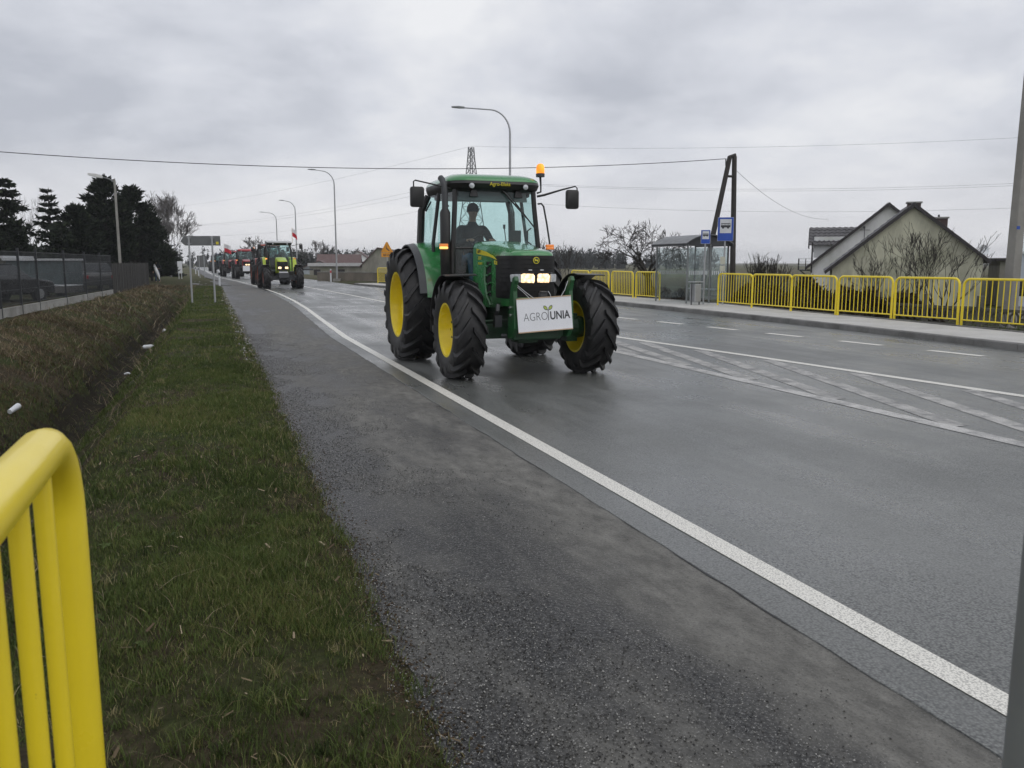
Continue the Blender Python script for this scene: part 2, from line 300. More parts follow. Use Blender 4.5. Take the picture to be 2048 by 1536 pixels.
# ---------------------------------------------------------------- mesh builder
class MB:
    def __init__(s): s.v = []; s.f = []
    def add(s, vs, fs):
        b = len(s.v); s.v.extend(vs); s.f.extend([tuple(i + b for i in f) for f in fs]); return s
    def box(s, c, d, rot=None, taper=1.0):
        x, y, z = d[0] / 2, d[1] / 2, d[2] / 2
        p = [(-x, -y, -z), (x, -y, -z), (x, y, -z), (-x, y, -z), (-x * taper, -y * taper, z), (x * taper, -y * taper, z), (x * taper, y * taper, z), (-x * taper, y * taper, z)]
        M = Euler(rot).to_matrix() if rot else None
        p = [tuple((M @ Vector(q) if M else Vector(q)) + Vector(c)) for q in p]
        return s.add(p, [(0, 3, 2, 1), (4, 5, 6, 7), (0, 1, 5, 4), (1, 2, 6, 5), (2, 3, 7, 6), (3, 0, 4, 7)])
    def tube(s, path, r, seg=8, caps=True, up=(0, 0, 1)):
        P = [Vector(p) for p in path]; n = len(P)
        rs = r if isinstance(r, (list, tuple)) else [r] * n
        vs = []; fs = []; prev = None
        for i in range(n):
            t = (P[min(i + 1, n - 1)] - P[max(i - 1, 0)]); t.normalize()
            if prev is None:
                a = t.cross(Vector(up))
                if a.length < 0.05: a = t.cross(Vector((1, 0, 0)))
            else: a = prev - t * prev.dot(t)
            a.normalize(); prev = a; b = t.cross(a)
            for k in range(seg):
                q = 2 * math.pi * k / seg
                vs.append(tuple(P[i] + (a * math.cos(q) + b * math.sin(q)) * rs[i]))
        for i in range(n - 1):
            for k in range(seg):
                k2 = (k + 1) % seg
                fs.append((i * seg + k, i * seg + k2, (i + 1) * seg + k2, (i + 1) * seg + k))
        if caps:
            fs.append(tuple(reversed(range(seg)))); fs.append(tuple((n - 1) * seg + k for k in range(seg)))
        return s.add(vs, fs)
    def loft(s, rings, closed=True, caps=True):
        m = len(rings[0]); vs = [tuple(p) for r in rings for p in r]; fs = []
        for i in range(len(rings) - 1):
            for k in range(m if closed else m - 1):
                k2 = (k + 1) % m
                fs.append((i * m + k, i * m + k2, (i + 1) * m + k2, (i + 1) * m + k))
        if caps and closed:
            fs.append(tuple(reversed(range(m)))); fs.append(tuple((len(rings) - 1) * m + k for k in range(m)))
        return s.add(vs, fs)
    def lathe(s, prof, c, axis='x', seg=32, a0=0, a1=360, close=None):
        """prof: list of (radius, offset along axis)"""
        full = abs(a1 - a0) >= 359.9; n = seg if full else seg + 1
        rings = []
        for k in range(n):
            q = R(a0 + (a1 - a0) * k / seg); cs, sn = math.cos(q), math.sin(q); ring = []
            for r, o in prof:
                if axis == 'x': ring.append((c[0] + o, c[1] + r * cs, c[2] + r * sn))
                elif axis == 'y': ring.append((c[0] + r * cs, c[1] + o, c[2] + r * sn))
                else: ring.append((c[0] + r * cs, c[1] + r * sn, c[2] + o))
            rings.append(ring)
        if full: rings.append(rings[0])
        return s.loft(rings, closed=bool(close), caps=False)
    def prism(s, poly, axis, a0, a1):
        """poly in the plane normal to axis, extruded a0..a1"""
        def P(u, v, a):
            return (a, u, v) if axis == 'x' else ((u, a, v) if axis == 'y' else (u, v, a))
        return s.loft([[P(u, v, a0) for u, v in poly], [P(u, v, a1) for u, v in poly]])
    def quad(s, a, b, c, d): return s.add([a, b, c, d], [(0, 1, 2, 3)])
    def sheet(s, pts, th):
        """a pane: polygon pts (3-D, planar) given thickness th along its normal"""
        P = [Vector(p) for p in pts]; n = (P[1] - P[0]).cross(P[2] - P[0]).normalized() * (th / 2)
        return s.loft([[tuple(p - n) for p in P], [tuple(p + n) for p in P]])
    def mesh(s, name):
        me = bpy.data.meshes.new(name); me.from_pydata(s.v, [], s.f); me.update(); return me
    def build(s, name, m, parent=None, smooth=None, bevel=0.0, loc=None, **tags):
        me = s.mesh(name)
        if smooth: 
            me.polygons.foreach_set('use_smooth', [True] * len(me.polygons)); me.set_sharp_from_angle(angle=R(smooth))
        return link(name, me, m, parent, bevel, loc, **tags)
def link(name, me, m, parent=None, bevel=0.0, loc=None, **tags):
    o = bpy.data.objects.new(name, me); col.objects.link(o)
    if m is not None and not me.materials: me.materials.append(m)
    if parent is not None: o.parent = parent
    if loc is not None: o.location = loc
    if bevel:
        b = o.modifiers.new('bevel', 'BEVEL'); b.width = bevel; b.segments = 2; b.limit_method = 'ANGLE'; b.angle_limit = R(40)
    for k, v in tags.items(): o[k] = v
    return o
def thing(name, label, cat, loc=(0, 0, 0), rz=0.0, group=None):
    o = bpy.data.objects.new(name, None); col.objects.link(o); o.empty_display_size = 0.2
    o.location = loc; o.rotation_euler = (0, 0, rz); o['label'] = label; o['category'] = cat
    if group: o['group'] = group
    return o
def tag(o, label, cat, group=None):
    o['label'] = label; o['category'] = cat
    if group: o['group'] = group
    return o
def copy_tree(o, parent=None):
    c = o.copy(); col.objects.link(c); c.parent = parent
    for ch in list(o.children): copy_tree(ch, c)
    return c
def text(name, body, size, m, parent, loc, rot, ext=0.002, off=0.0, align='CENTER', sx=1.0):
    cu = bpy.data.curves.new(name, 'FONT'); cu.body = body; cu.size = size; cu.extrude = ext; cu.offset = off; cu.align_x = align; cu.align_y = 'CENTER'
    o = bpy.data.objects.new(name, cu); col.objects.link(o); cu.materials.append(m); o.parent = parent
    o.location = loc; o.rotation_euler = rot; o.scale = (sx, 1, 1)
    bpy.context.view_layer.update(); me = bpy.data.meshes.new_from_object(o); o2 = link(name, me, m, parent); o2.location = loc; o2.rotation_euler = rot; o2.scale = (sx, 1, 1)
    bpy.data.objects.remove(o); bpy.data.curves.remove(cu); o2.name = name; return o2
def bulk(name, V, F3, tint, m, parent=None, F4=None, **tags):
    """large mesh from numpy arrays; tint: one value per vertex"""
    me = bpy.data.meshes.new(name); nv = len(V); n3 = 0 if F3 is None else len(F3); n4 = 0 if F4 is None else len(F4)
    me.vertices.add(nv); me.vertices.foreach_set('co', np.asarray(V, np.float32).ravel())
    loops = np.concatenate([x.ravel() for x in (F3, F4) if x is not None and len(x)]).astype(np.int32)
    me.loops.add(len(loops)); me.loops.foreach_set('vertex_index', loops)
    starts = np.concatenate([np.arange(n3) * 3, n3 * 3 + np.arange(n4) * 4]).astype(np.int32)
    me.polygons.add(n3 + n4); me.polygons.foreach_set('loop_start', starts)
    me.update(calc_edges=True)
    if tint is not None:
        a = me.attributes.new('tint', 'FLOAT', 'POINT'); a.data.foreach_set('value', np.asarray(tint, np.float32))
    me.validate()
    return link(name, me, m, parent, **tags)
# ================================================================ THE SETTING
def lerp_tab(tab):
    ys = np.array([a for a, _ in tab], float); xs = np.array([b for _, b in tab], float)
    return lambda y: np.interp(y, ys, xs)
XE = lerp_tab([(-15, 2.62), (18, 2.68), (24.3, 2.9), (30, 3.12), (36, 3.25), (44, 3.28), (57, 3.0), (74, 2.3), (95, 0.95), (130, 0.0), (170, -0.8), (300, -5.0)])    # painted edge line
XR = lerp_tab([(-15, 13.5), (10.9, 13.83), (17.5, 14.27), (28.6, 14.5), (37, 14.3), (41, 13.3), (47, 11.4), (51, 10.6), (58.6, 9.7), (75, 9.3), (95, 8.2), (130, 7.2), (170, 6.4), (300, 2.0)])   # right kerb
XC = lerp_tab([(28, 6.78), (32, 6.69), (41.5, 6.47), (57, 5.85), (74, 5.4), (95, 4.3), (130, 3.4), (170, 2.6), (300, -1.6)])
def vnoise(x, y, s=1.0, seed=0.0):
    x = x * s + seed; y = y * s - seed
    return (np.sin(x * 1.7 + np.sin(y * 1.3) * 1.4) + np.sin(y * 2.1 + np.sin(x * 1.9 + 1.3) * 1.2) + 0.6 * np.sin(x * 4.3 + y * 3.1) + 0.4 * np.sin(x * 7.7 - y * 8.3)) / 3.0
def ground_z(X, Y):
    X = np.asarray(X, float); Y = np.asarray(Y, float)
    dit = np.interp(Y, [-60, 46, 56], [1, 1, 0.0])
    shift = np.interp(Y, [25, 40, 60], [0.0, 0.75, 1.3])
    Xl = X - shift * (X < -1.0) * np.clip((-1.0 - X) / 2.0, 0, 1)
    prof = np.interp(Xl, [-60, -5.0, -4.3, -3.7, -2.75, -2.32, -2.05, -1.45, -0.85, 0.2, 0.52, 0.66, 0.78, 0.95], [0.15, 0.14, 0.06, -0.10, -0.55, -1.15, -1.17, -0.62, 0.0, 0.02, 0.006, -0.005, -0.03, -0.06])
    flat = np.interp(Xl, [-60, -5, -0.75, 0.2, 0.52, 0.66, 0.78, 0.95], [0.15, 0.12, 0.02, 0.02, 0.006, -0.005, -0.03, -0.06])
    left = prof * dit + flat * (1 - dit)
    right = np.interp(X, [0.95, 14.0, 16.9, 17.3, 18.3, 20.5, 60, 200], [-0.06, -0.06, -0.06, 0.06, -0.20, -0.55, -0.7, -0.7])
    right = np.where((Y > 44) & (X > 8), np.interp(X - XR(Y), [-1, 0.4, 1.6, 4, 14], [-0.06, -0.06, 0.05, 0.0, -0.5]), right)
    z = np.where(X < 0.95, left, right)
    # far from the carriageway edges the surface is rough
    rough = np.where(X < 0.55, 0.035, np.where(X < 0.85, 0.007, 0.0)) + np.where(X < 0.85, 0.0, np.where(X > 17.4, 0.05, 0.0)) * np.clip((90 - Y) / 60, 0, 1)
    bank = np.where((X < -0.9) & (X > -4.6), 2.8, 1.0)
    z = z + rough * bank * (vnoise(X, Y, 1.6) * 0.6 + vnoise(X, Y, 4.7, 2.0) * 0.4)
    farf = np.clip((Y - 58) / 30, 0, 1)
    drive = np.where((X < XE(Y) - 0.1), 1.0, 0.0)
    z = np.where(drive > 0, z * (1 - farf) + farf * np.where(X > XE(Y) - 2.2, -0.05, 0.03), z)
    z = np.where((Y > 58) & (X > XE(Y) - 2.2) & (X < XR(Y) + 0.2), -0.06, z)
    return z
xs = np.unique(np.concatenate([[-1300, -500, -220, -120, -70, -45, -30, -20, -14, -10, -8, -6.5], np.arange(-5.6, 1.05, 0.1), [1.5, 2, 2.6, 3.2, 4, 5, 6, 7, 8, 9, 10, 11, 12, 13, 14, 15, 16], np.arange(16.4, 24, 0.3), [25, 27, 30, 34, 40, 50, 65, 90, 130, 200, 320, 600, 1300]]))
ys = np.unique(np.concatenate([[-60, -30, -15, -8], np.arange(-4, 16, 0.14), np.arange(16, 34, 0.3), np.arange(34, 64, 0.8), np.arange(64, 100, 3), [105, 115, 130, 150, 180, 230, 320, 500, 900, 1700]]))
GX, GY = np.meshgrid(xs, ys); GZ = ground_z(GX, GY)
nx, ny = len(xs), len(ys)
idx = np.arange(nx * ny).reshape(ny, nx)
F4 = np.stack([idx[:-1, :-1].ravel(), idx[:-1, 1:].ravel(), idx[1:, 1:].ravel(), idx[1:, :-1].ravel()], 1)
g_o = bulk('ground', np.stack([GX.ravel(), GY.ravel(), GZ.ravel()], 1), None, None, GND, F4=F4, kind='structure')
g_o.data.polygons.foreach_set('use_smooth', [True] * len(g_o.data.polygons))

DITCH_DARK = mat('dark_ditch_strip', (0.016, 0.013, 0.009), 0.9, dirt=(0.034, 0.030, 0.018), amt=0.9, scale=2.2, bump=0.9, bscale=14, spec=0.08, world=True)  # near-black strip that follows the bottom of the ditch
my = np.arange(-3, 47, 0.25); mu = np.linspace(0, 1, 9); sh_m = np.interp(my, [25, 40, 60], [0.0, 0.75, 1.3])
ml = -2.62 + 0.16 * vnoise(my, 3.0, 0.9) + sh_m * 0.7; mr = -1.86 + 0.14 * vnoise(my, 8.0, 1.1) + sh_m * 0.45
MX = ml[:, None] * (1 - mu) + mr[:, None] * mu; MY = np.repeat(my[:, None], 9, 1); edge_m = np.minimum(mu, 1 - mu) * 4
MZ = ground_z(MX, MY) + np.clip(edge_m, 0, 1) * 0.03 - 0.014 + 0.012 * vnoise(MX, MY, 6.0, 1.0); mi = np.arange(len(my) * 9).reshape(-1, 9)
md = bulk('ditch_strip', np.stack([MX.ravel(), MY.ravel(), MZ.ravel()], 1), None, None, DITCH_DARK, F4=np.stack([mi[:-1, :-1].ravel(), mi[:-1, 1:].ravel(), mi[1:, 1:].ravel(), mi[1:, :-1].ravel()], 1), kind='structure')
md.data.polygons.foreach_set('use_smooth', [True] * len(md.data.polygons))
def strip(fl, fr, ys_, z, name, m, parent=None, th=0.0, **tags):
    V = []; F = []
    for y in ys_:
        V += [(float(fl(y)), float(y), z), (float(fr(y)), float(y), z)]
    for i in range(len(ys_) - 1): F.append((2 * i, 2 * i + 1, 2 * i + 3, 2 * i + 2))
    mb = MB(); mb.add(V, F)
    if th:   # a visible broken edge on the left
        V2 = []; n = len(ys_)
        for y in ys_: V2 += [(float(fl(y)), float(y), z), (float(fl(y)) - 0.004, float(y), z - th)]
        mb.add(V2, [(2 * i, 2 * i + 2, 2 * i + 3, 2 * i + 1) for i in range(n - 1)])
    return mb.build(name, m, parent, **tags)
YS = np.concatenate([np.arange(-12, 20, 0.25), np.arange(20, 60, 1.0), np.arange(60, 305, 5.0)])
YSs = np.concatenate([np.arange(-12, 24, 0.07), np.arange(24, 62, 0.4), np.arange(62, 305, 4.0)])
def shoulder_left(y):
    return np.where(y < 62, 0.62 + 0.05 * vnoise(np.asarray(y) * 0.35, 1.0) + 0.04 * vnoise(np.asarray(y), 3.0, 3.1) + 0.03 * vnoise(np.asarray(y), 2.0, 9.0), XE(y) - 1.4) + np.interp(y, [50, 62], [0, 0.0])
shoulder = strip(shoulder_left, lambda y: XE(y) - 0.20, YSs, -0.003, 'shoulder', SHLD, th=0.03, kind='structure')
road = strip(lambda y: XE(y) - 0.30 + 0.012 * vnoise(np.asarray(y), 0.0, 2.3), XR, YSs, 0.002, 'road', ASPH, th=0.004, kind='structure')
SEAM = mat('tar_seam', (0.010, 0.010, 0.011), 0.5)
def seam_w(y): return np.clip(0.002 + 0.012 * vnoise(np.asarray(y), 5.0, 1.1) + 0.008 * vnoise(np.asarray(y), 2.0, 5.1), -0.012, 0.03)
strip(lambda y: XE(y) - 0.306 - seam_w(y) + 0.012 * vnoise(np.asarray(y), 0.0, 2.3), lambda y: XE(y) - 0.304 + 0.012 * vnoise(np.asarray(y), 0.0, 2.3), np.arange(-6, 24, 0.06), 0.0008, 'tar_seam', SEAM, road)
# painted lines
def line(fx, w_, ys_, name, m, z=0.006):
    return strip(lambda y: fx(y) - w_ / 2, lambda y: fx(y) + w_ / 2, ys_, z, name, m, road)
line(XE, 0.14, YS, 'edge_line', PAINT)
XLOW = lerp_tab([(-15, 6.66), (5, 6.70), (13.6, 6.86), (22, 6.90), (28, 6.78)])
XUP = lerp_tab([(-15, 10.9), (5, 9.38), (7.1, 9.16), (11.9, 8.70), (16.2, 8.19), (22, 7.45), (28, 6.95), (30, 6.90)])
line(XLOW, 0.20, np.arange(-10, 28.3, 0.5), 'island_line', PAINT_OLD)
line(XUP, 0.17, np.arange(-10, 28.3, 0.5), 'island_line', PAINT)
line(XC, 0.15, np.concatenate([np.arange(28.3, 60, 1.0), np.arange(60, 300, 5.0)]), 'centre_line', PAINT)
for k in range(14):   # hatching of the island, worn thin
    ya = 20.2 - 1.78 * k; yb = ya - 5.6 + 0.06 * k
    x0, x1 = float(XUP(ya)) - 0.16, float(XLOW(yb)) + 0.14
    mb = MB(); n = 14; V = []
    for i in range(n + 1):
        t_ = i / n; x = x0 + (x1 - x0) * t_; y = ya + (yb - ya) * t_
        lo_, hi_ = float(XLOW(y)) + 0.06, float(XUP(y)) - 0.05; V += [(min(max(x - 0.115, lo_), hi_), y, 0.0056), (min(max(x + 0.115, lo_), hi_), y, 0.0056)]
    mb.add(V, [(2 * i, 2 * i + 2, 2 * i + 3, 2 * i + 1) for i in range(n) if True]).build('hatch_stripe', PAINT_HATCH, road)
XD = lerp_tab([(-10, 14.0), (10.5, 12.45), (21.8, 11.2), (30, 10.5), (46, 9.65), (60, 9.1)])
for k in range(24):
    y0 = 6.4 + 2.06 * k
    line(XD, 0.19, np.linspace(y0, y0 + 1.05, 4), 'dash', PAINT)
# far driveway crossing the verge on the left
mb = MB(); mb.add([(-26, 67, 0.045), (2.2, 62, 0.012), (2.0, 76, 0.012), (-26, 79, 0.045)], [(0, 1, 2, 3)])
mb.build('driveway', SHLD, kind='structure')

# pavement on the right: slab field with kerb stones in front and an edging strip behind
XB = lambda y: XR(y) + np.interp(y, [-15, 12, 21, 26, 32, 45, 60], [2.3, 2.15, 2.45, 2.9, 2.6, 1.8, 1.6])
def pave_ys(): return np.concatenate([np.arange(2, 40, 1.0), np.arange(40, 61, 1.0)])
pavement = strip(lambda y: XR(y) + 0.145, XB, pave_ys(), 0.128, 'pavement', PAVE, kind='structure')
mb = MB(); py = pave_ys()
for i in range(len(py) - 1):
    a, b = float(py[i]), float(py[i + 1]); xa, xb = float(XB(a)), float(XB(b))
    mb.loft([[(xa, a, 0.02), (xa + 0.07, a, 0.02), (xa + 0.07, a, 0.155), (xa, a, 0.155)], [(xb, b, 0.02), (xb + 0.07, b, 0.02), (xb + 0.07, b, 0.155), (xb, b, 0.155)]], caps=False)
mb.build('edging_strip', KERB, pavement)
kerb = thing('kerb', 'grey concrete kerb along the right pavement', 'kerb'); kerb['kind'] = 'structure'; del kerb['category'], kerb['label']
for i in range(len(py) - 1):
    a, b = float(py[i]) + 0.004, float(py[i + 1]) - 0.004; xa, xb = float(XR(a)), float(XR(b)); dz = random.uniform(-0.004, 0.004)
    sec = lambda x, y: [(x - 0.012, y, -0.05), (x, y, 0.115 + dz), (x + 0.02, y, 0.135 + dz), (x + 0.145, y, 0.135 + dz), (x + 0.145, y, -0.05)]
    MB().loft([sec(xa, a), sec(xb, b)]).build('kerb_stone', KERB, kerb)

# ---------------------------------------------------------------- grass, weeds, chippings
GRASS = mat_leafy('grass_blades', [(0.0, (0.024, 0.036, 0.010)), (0.3, (0.056, 0.082, 0.020)), (0.55, (0.105, 0.138, 0.036)), (0.72, (0.17, 0.155, 0.060)), (1.0, (0.34, 0.29, 0.17))])
WEED = mat_leafy('dry_weeds', [(0.0, (0.028, 0.020, 0.012)), (0.35, (0.085, 0.058, 0.034)), (0.65, (0.18, 0.135, 0.080)), (1.0, (0.38, 0.32, 0.22))])
def blades(P, h, wd, tint, lean, name, m, **tags):
    n = len(P); a = RNG.uniform(0, 2 * np.pi, n); la = RNG.uniform(0, 2 * np.pi, n); ln = lean * RNG.uniform(0.2, 1.0, n) * h
    side = np.stack([np.cos(a), np.sin(a), np.zeros(n)], 1) * (wd / 2)[:, None]
    tip = np.stack([np.cos(la) * ln, np.sin(la) * ln, h * np.sqrt(np.clip(1 - (0.6 * lean) ** 2, 0.1, 1))], 1)
    mid = tip * np.array([0.35, 0.35, 0.62])
    V = np.stack([P - side, P + side, P + mid - side * 0.75, P + mid + side * 0.75, P + tip], 1).reshape(-1, 3)
    b = np.arange(n) * 5
    F4 = np.stack([b, b + 1, b + 3, b + 2], 1); F3 = np.stack([b + 2, b + 3, b + 4], 1)
    return bulk(name, V, F3, np.repeat(tint, 5), m, F4=F4, kind='stuff', **tags)
def pts(n, x0, x1, y0, y1):
    x = RNG.uniform(x0, x1, n); y = RNG.uniform(y0, y1, n); return x, y
def patch(x, y): return 0.5 + 0.5 * np.clip(vnoise(x, y, 1.1, 4.0) * 0.9 + 0.5 * vnoise(x, y, 3.4, 8.0), -1, 1)
allP = []; allH = []; allT = []; allW = []
for n, x0, x1, y0, y1, hm, wm in [(170000, -1.3, 0.76, 1.2, 6.0, 0.034, 0.0030), (120000, -1.3, 0.74, 6.0, 14.0, 0.038, 0.0048), (60000, -1.3, 0.72, 14.0, 32.0, 0.045, 0.009), (12000, -1.2, 0.70, 32.0, 60.0, 0.05, 0.022)]:
    x, y = pts(n, x0, x1, y0, y1); p = patch(x, y)
    edge = np.clip((0.74 - x) / 0.42, 0.0, 1) * np.clip((x + 1.5) / 0.45, 0.12, 1)
    k = RNG.uniform(0, 1, n) < (0.26 + 0.74 * np.clip((p - 0.34) * 2.4, 0, 1)) * (0.05 + 0.95 * edge)
    x, y, p = x[k], y[k], p[k]
    allP.append(np.stack([x, y, ground_z(x, y) - 0.004], 1)); allH.append(hm * RNG.uniform(0.5, 1.6, len(x)) * (0.40 + 1.05 * p)); allW.append(wm * RNG.uniform(0.7, 1.3, len(x)))
    t_ = np.clip(0.14 + 0.48 * patch(x * .6 + 7, y * .5) + RNG.normal(0, 0.13, len(x)), 0, 0.72); dry = RNG.uniform(0, 1, len(x)) < 0.04 + 0.25 * (1 - edge[k]) + 0.18 * np.clip(0.62 - p, 0, 1); t_ = np.where(dry, RNG.uniform(0.75, 1.0, len(x)), t_); allT.append(t_)
blades(np.concatenate(allP), np.concatenate(allH), np.concatenate(allW), np.concatenate(allT), 0.75, 'verge_grass', GRASS, label='short winter grass on the verge between shoulder and ditch', category='grass')
allP = []; allH = []; allT = []; allW = []
for n, x0, x1, y0, y1, hm, wm in [(52000, -4.9, -2.50, 2.0, 12.0, 0.065, 0.004), (60000, -4.9, -2.46, 12.0, 28.0, 0.075, 0.007), (7000, -2.6, -1.8, 2.0, 30.0, 0.05, 0.006), (22000, -4.4, -1.6, 28.0, 58.0, 0.09, 0.016), (14000, -1.7, -0.8, 2.0, 26.0, 0.035, 0.005)]:
    x, y = pts(n, x0, x1, y0, y1); p = patch(x * 0.7 + 9, y * 0.7)
    k = RNG.uniform(0, 1, n) < 0.15 + 0.85 * np.clip((p - 0.2) * 1.8, 0, 1); x, y, p = x[k], y[k], p[k]
    allP.append(np.stack([x, y, ground_z(x, y) - 0.01], 1)); allH.append(hm * RNG.uniform(0.4, 1.7, len(x))); allW.append(wm * RNG.uniform(0.7, 1.3, len(x)))
    low = np.clip((ground_z(x, y) + 0.95) / 0.8, 0, 1); allH[-1] *= 0.5 + 0.5 * low
    allT.append((0.35 + 0.75 * low) * np.clip(RNG.beta(1.6, 2.6, len(x)) * 0.8 + 0.62 * (patch(x * .45 + 2, y * .35 + 11) - .5) + .06, 0, 1))
blades(np.concatenate(allP), np.concatenate(allH), np.concatenate(allW), np.concatenate(allT), 0.95, 'ditch_weeds', WEED, label='brown dead weeds covering both banks of the ditch', category='weeds')
allP = []; allH = []; allT = []; allW = []
for n, x0, x1, y0, y1, hm, wm in [(20000, -1.85, -1.40, 2.0, 16.0, 0.045, 0.005), (13000, -1.8, -1.3, 16.0, 30.0, 0.055, 0.009), (12000, -1.9, -0.4, 28.0, 54.0, 0.08, 0.018), (26000, -4.8, -2.5, 3.0, 50.0, 0.07, 0.010), (9000, -2.7, -1.8, 2.0, 30.0, 0.06, 0.006), (16000, 17.2, 21.5, 12, 34, 0.09, 0.016)]:
    x, y = pts(n, x0, x1, y0, y1); p = patch(x + 3, y); k = p > 0.45; x, y = x[k], y[k]
    allP.append(np.stack([x, y, ground_z(x, y) - 0.005], 1)); allH.append(hm * RNG.uniform(0.5, 1.5, len(x))); allW.append(wm * RNG.uniform(0.7, 1.3, len(x))); allT.append(np.clip(RNG.normal(0.38, 0.15, len(x)), 0, 0.9))
blades(np.concatenate(allP), np.concatenate(allH), np.concatenate(allW), np.concatenate(allT), 0.8, 'ditch_grass', GRASS, label='green grass growing in the ditch bottom and on rough ground', category='grass')
allP = []; allH = []; allT = []; allW = []
for n, x0, x1, y0, y1, hm, wm in [(1300, -4.9, -1.0, 3.0, 16.0, 0.30, 0.005), (1500, -4.9, -1.0, 16.0, 34.0, 0.32, 0.009), (1400, -4.4, -0.9, 34.0, 58.0, 0.4, 0.018), (500, -1.0, 0.6, 2.0, 12.0, 0.16, 0.003)]:
    x, y = pts(n, x0, x1, y0, y1); allP.append(np.stack([x, y, ground_z(x, y)], 1)); allH.append(hm * RNG.uniform(0.5, 1.4, n)); allW.append(wm * RNG.uniform(0.6, 1.2, n)); allT.append(RNG.uniform(0.45, 1.0, n))
blades(np.concatenate(allP), np.concatenate(allH), np.concatenate(allW), np.concatenate(allT), 1.45, 'straw_stalks', WEED, label='pale flattened straw stalks lying over the ditch banks', category='straw')
def stones(x, y, z, r, tint, name, m, **tags):
    n = len(x); O = np.array([[1, 0, 0], [-1, 0, 0], [0, 1, 0], [0, -1, 0], [0, 0, 0.8], [0, 0, -0.5]], float)
    J = O[None] * RNG.uniform(0.6, 1.25, (n, 6, 1)); a = RNG.uniform(0, 6.28, n); c, s_ = np.cos(a)[:, None], np.sin(a)[:, None]
    J = np.stack([J[..., 0] * c - J[..., 1] * s_, J[..., 0] * s_ + J[..., 1] * c, J[..., 2]], 2) * r[:, None, None]
    V = (J + np.stack([x, y, z], 1)[:, None, :]).reshape(-1, 3)
    T = np.array([[0, 2, 4], [2, 1, 4], [1, 3, 4], [3, 0, 4], [2, 0, 5], [1, 2, 5], [3, 1, 5], [0, 3, 5]])
    F = (T[None] + (np.arange(n) * 6)[:, None, None]).reshape(-1, 3)
    return bulk(name, V, F, np.repeat(tint, 6), m, kind='stuff', **tags)
# tufts and broad-leaved rosettes that break up the turf
n = 1500; cx_, cy_ = RNG.uniform(-0.9, 0.66, n), 1.3 + 16 * RNG.power(0.6, n); per = 26; cx_, cy_ = np.repeat(cx_, per), np.repeat(cy_, per); sz_ = np.repeat(RNG.uniform(0.5, 1.5, n), per); tt_ = np.repeat(np.clip(RNG.normal(0.42, 0.18, n), 0.05, 0.95), per)
x = cx_ + RNG.normal(0, 0.022, n * per) * sz_; y = cy_ + RNG.normal(0, 0.022, n * per) * sz_
blades(np.stack([x, y, ground_z(x, y) - 0.004], 1), 0.055 * sz_ * RNG.uniform(0.5, 1.5, n * per), 0.0034 * np.ones(n * per), np.clip(tt_ + RNG.normal(0, 0.08, n * per), 0, 1), 1.0, 'grass_tufts', GRASS, label='taller tufts of grass standing out of the verge turf', category='grass')
n = 26; cx_, cy_ = RNG.uniform(-0.9, 0.5, n), 1.4 + 9 * RNG.power(0.7, n); per = 9; a = RNG.uniform(0, 6.28, n * per); l_ = RNG.uniform(0.02, 0.05, n * per) ; cx_, cy_ = np.repeat(cx_, per), np.repeat(cy_, per); P = np.stack([cx_, cy_, ground_z(cx_, cy_) + 0.012], 1)
d = np.stack([np.cos(a), np.sin(a), RNG.uniform(0.1, 0.5, n * per)], 1) * l_[:, None]; s_ = np.stack([-np.sin(a), np.cos(a), np.zeros(n * per)], 1) * (l_ * 0.20)[:, None]
V = np.stack([P, P + d * 0.55 - s_ + [0, 0, .008], P + d * 0.55 + s_ + [0, 0, .008], P + d - [0, 0, .012]], 1).reshape(-1, 3); b = np.arange(n * per) * 4
bulk('weed_rosettes', V, np.concatenate([np.stack([b, b + 1, b + 2], 1), np.stack([b + 1, b + 3, b + 2], 1)]), np.repeat(np.repeat(RNG.uniform(0.1, 0.4, n), per), 4), GRASS, kind='stuff', label='flat broad leaved weed rosettes in the verge turf', category='weeds')
# crumbs of soil spilling over the edge of the tarmac
n = 9000; x = 0.60 + RNG.normal(0.04, 0.075, n); y = 1.4 + 26 * RNG.power(0.6, n)
stones(x, y, np.maximum(ground_z(x, y), -0.003) + 0.001, RNG.uniform(0.002, 0.009, n), RNG.uniform(0.0, 0.42, n), 'soil_crumbs', WEED, label='dark crumbs of soil along the broken tarmac edge', category='soil')
# loose chippings along the broken shoulder edge
CHIP = mat_leafy('chippings', [(0.0, (0.02, 0.02, 0.02)), (0.5, (0.085, 0.082, 0.076)), (0.85, (0.22, 0.215, 0.20)), (1.0, (0.50, 0.49, 0.46))], rough=0.45)
n = 52000; x = 0.54 + np.abs(RNG.normal(0, 0.60, n)); y = 1.5 + 18 * RNG.power(0.62, n); k = (x < 2.25) & (patch(x * 1.3, y * 0.8 + 5) > 0.42); x, y = x[k], y[k]
stones(x, y, np.full(len(x), 0.0), RNG.uniform(0.0018, 0.0055, len(x)), np.where(RNG.uniform(0, 1, len(x)) < .16, RNG.uniform(.85, 1, len(x)), np.clip(RNG.beta(1.6, 2.6, len(x)), 0, 1)), 'loose_chippings', CHIP, label='dark loose chippings scattered over the road shoulder', category='gravel')
n = 420; x = 0.54 + RNG.normal(0.05, 0.09, n); y = RNG.uniform(14, 46, n)
stones(x, y, ground_z(x, y) + 0.01, RNG.uniform(0.012, 0.038, n), RNG.uniform(0.7, 1.0, n), 'edge_rubble', CHIP, label='pale rubble along the far verge edge of the shoulder', category='gravel')
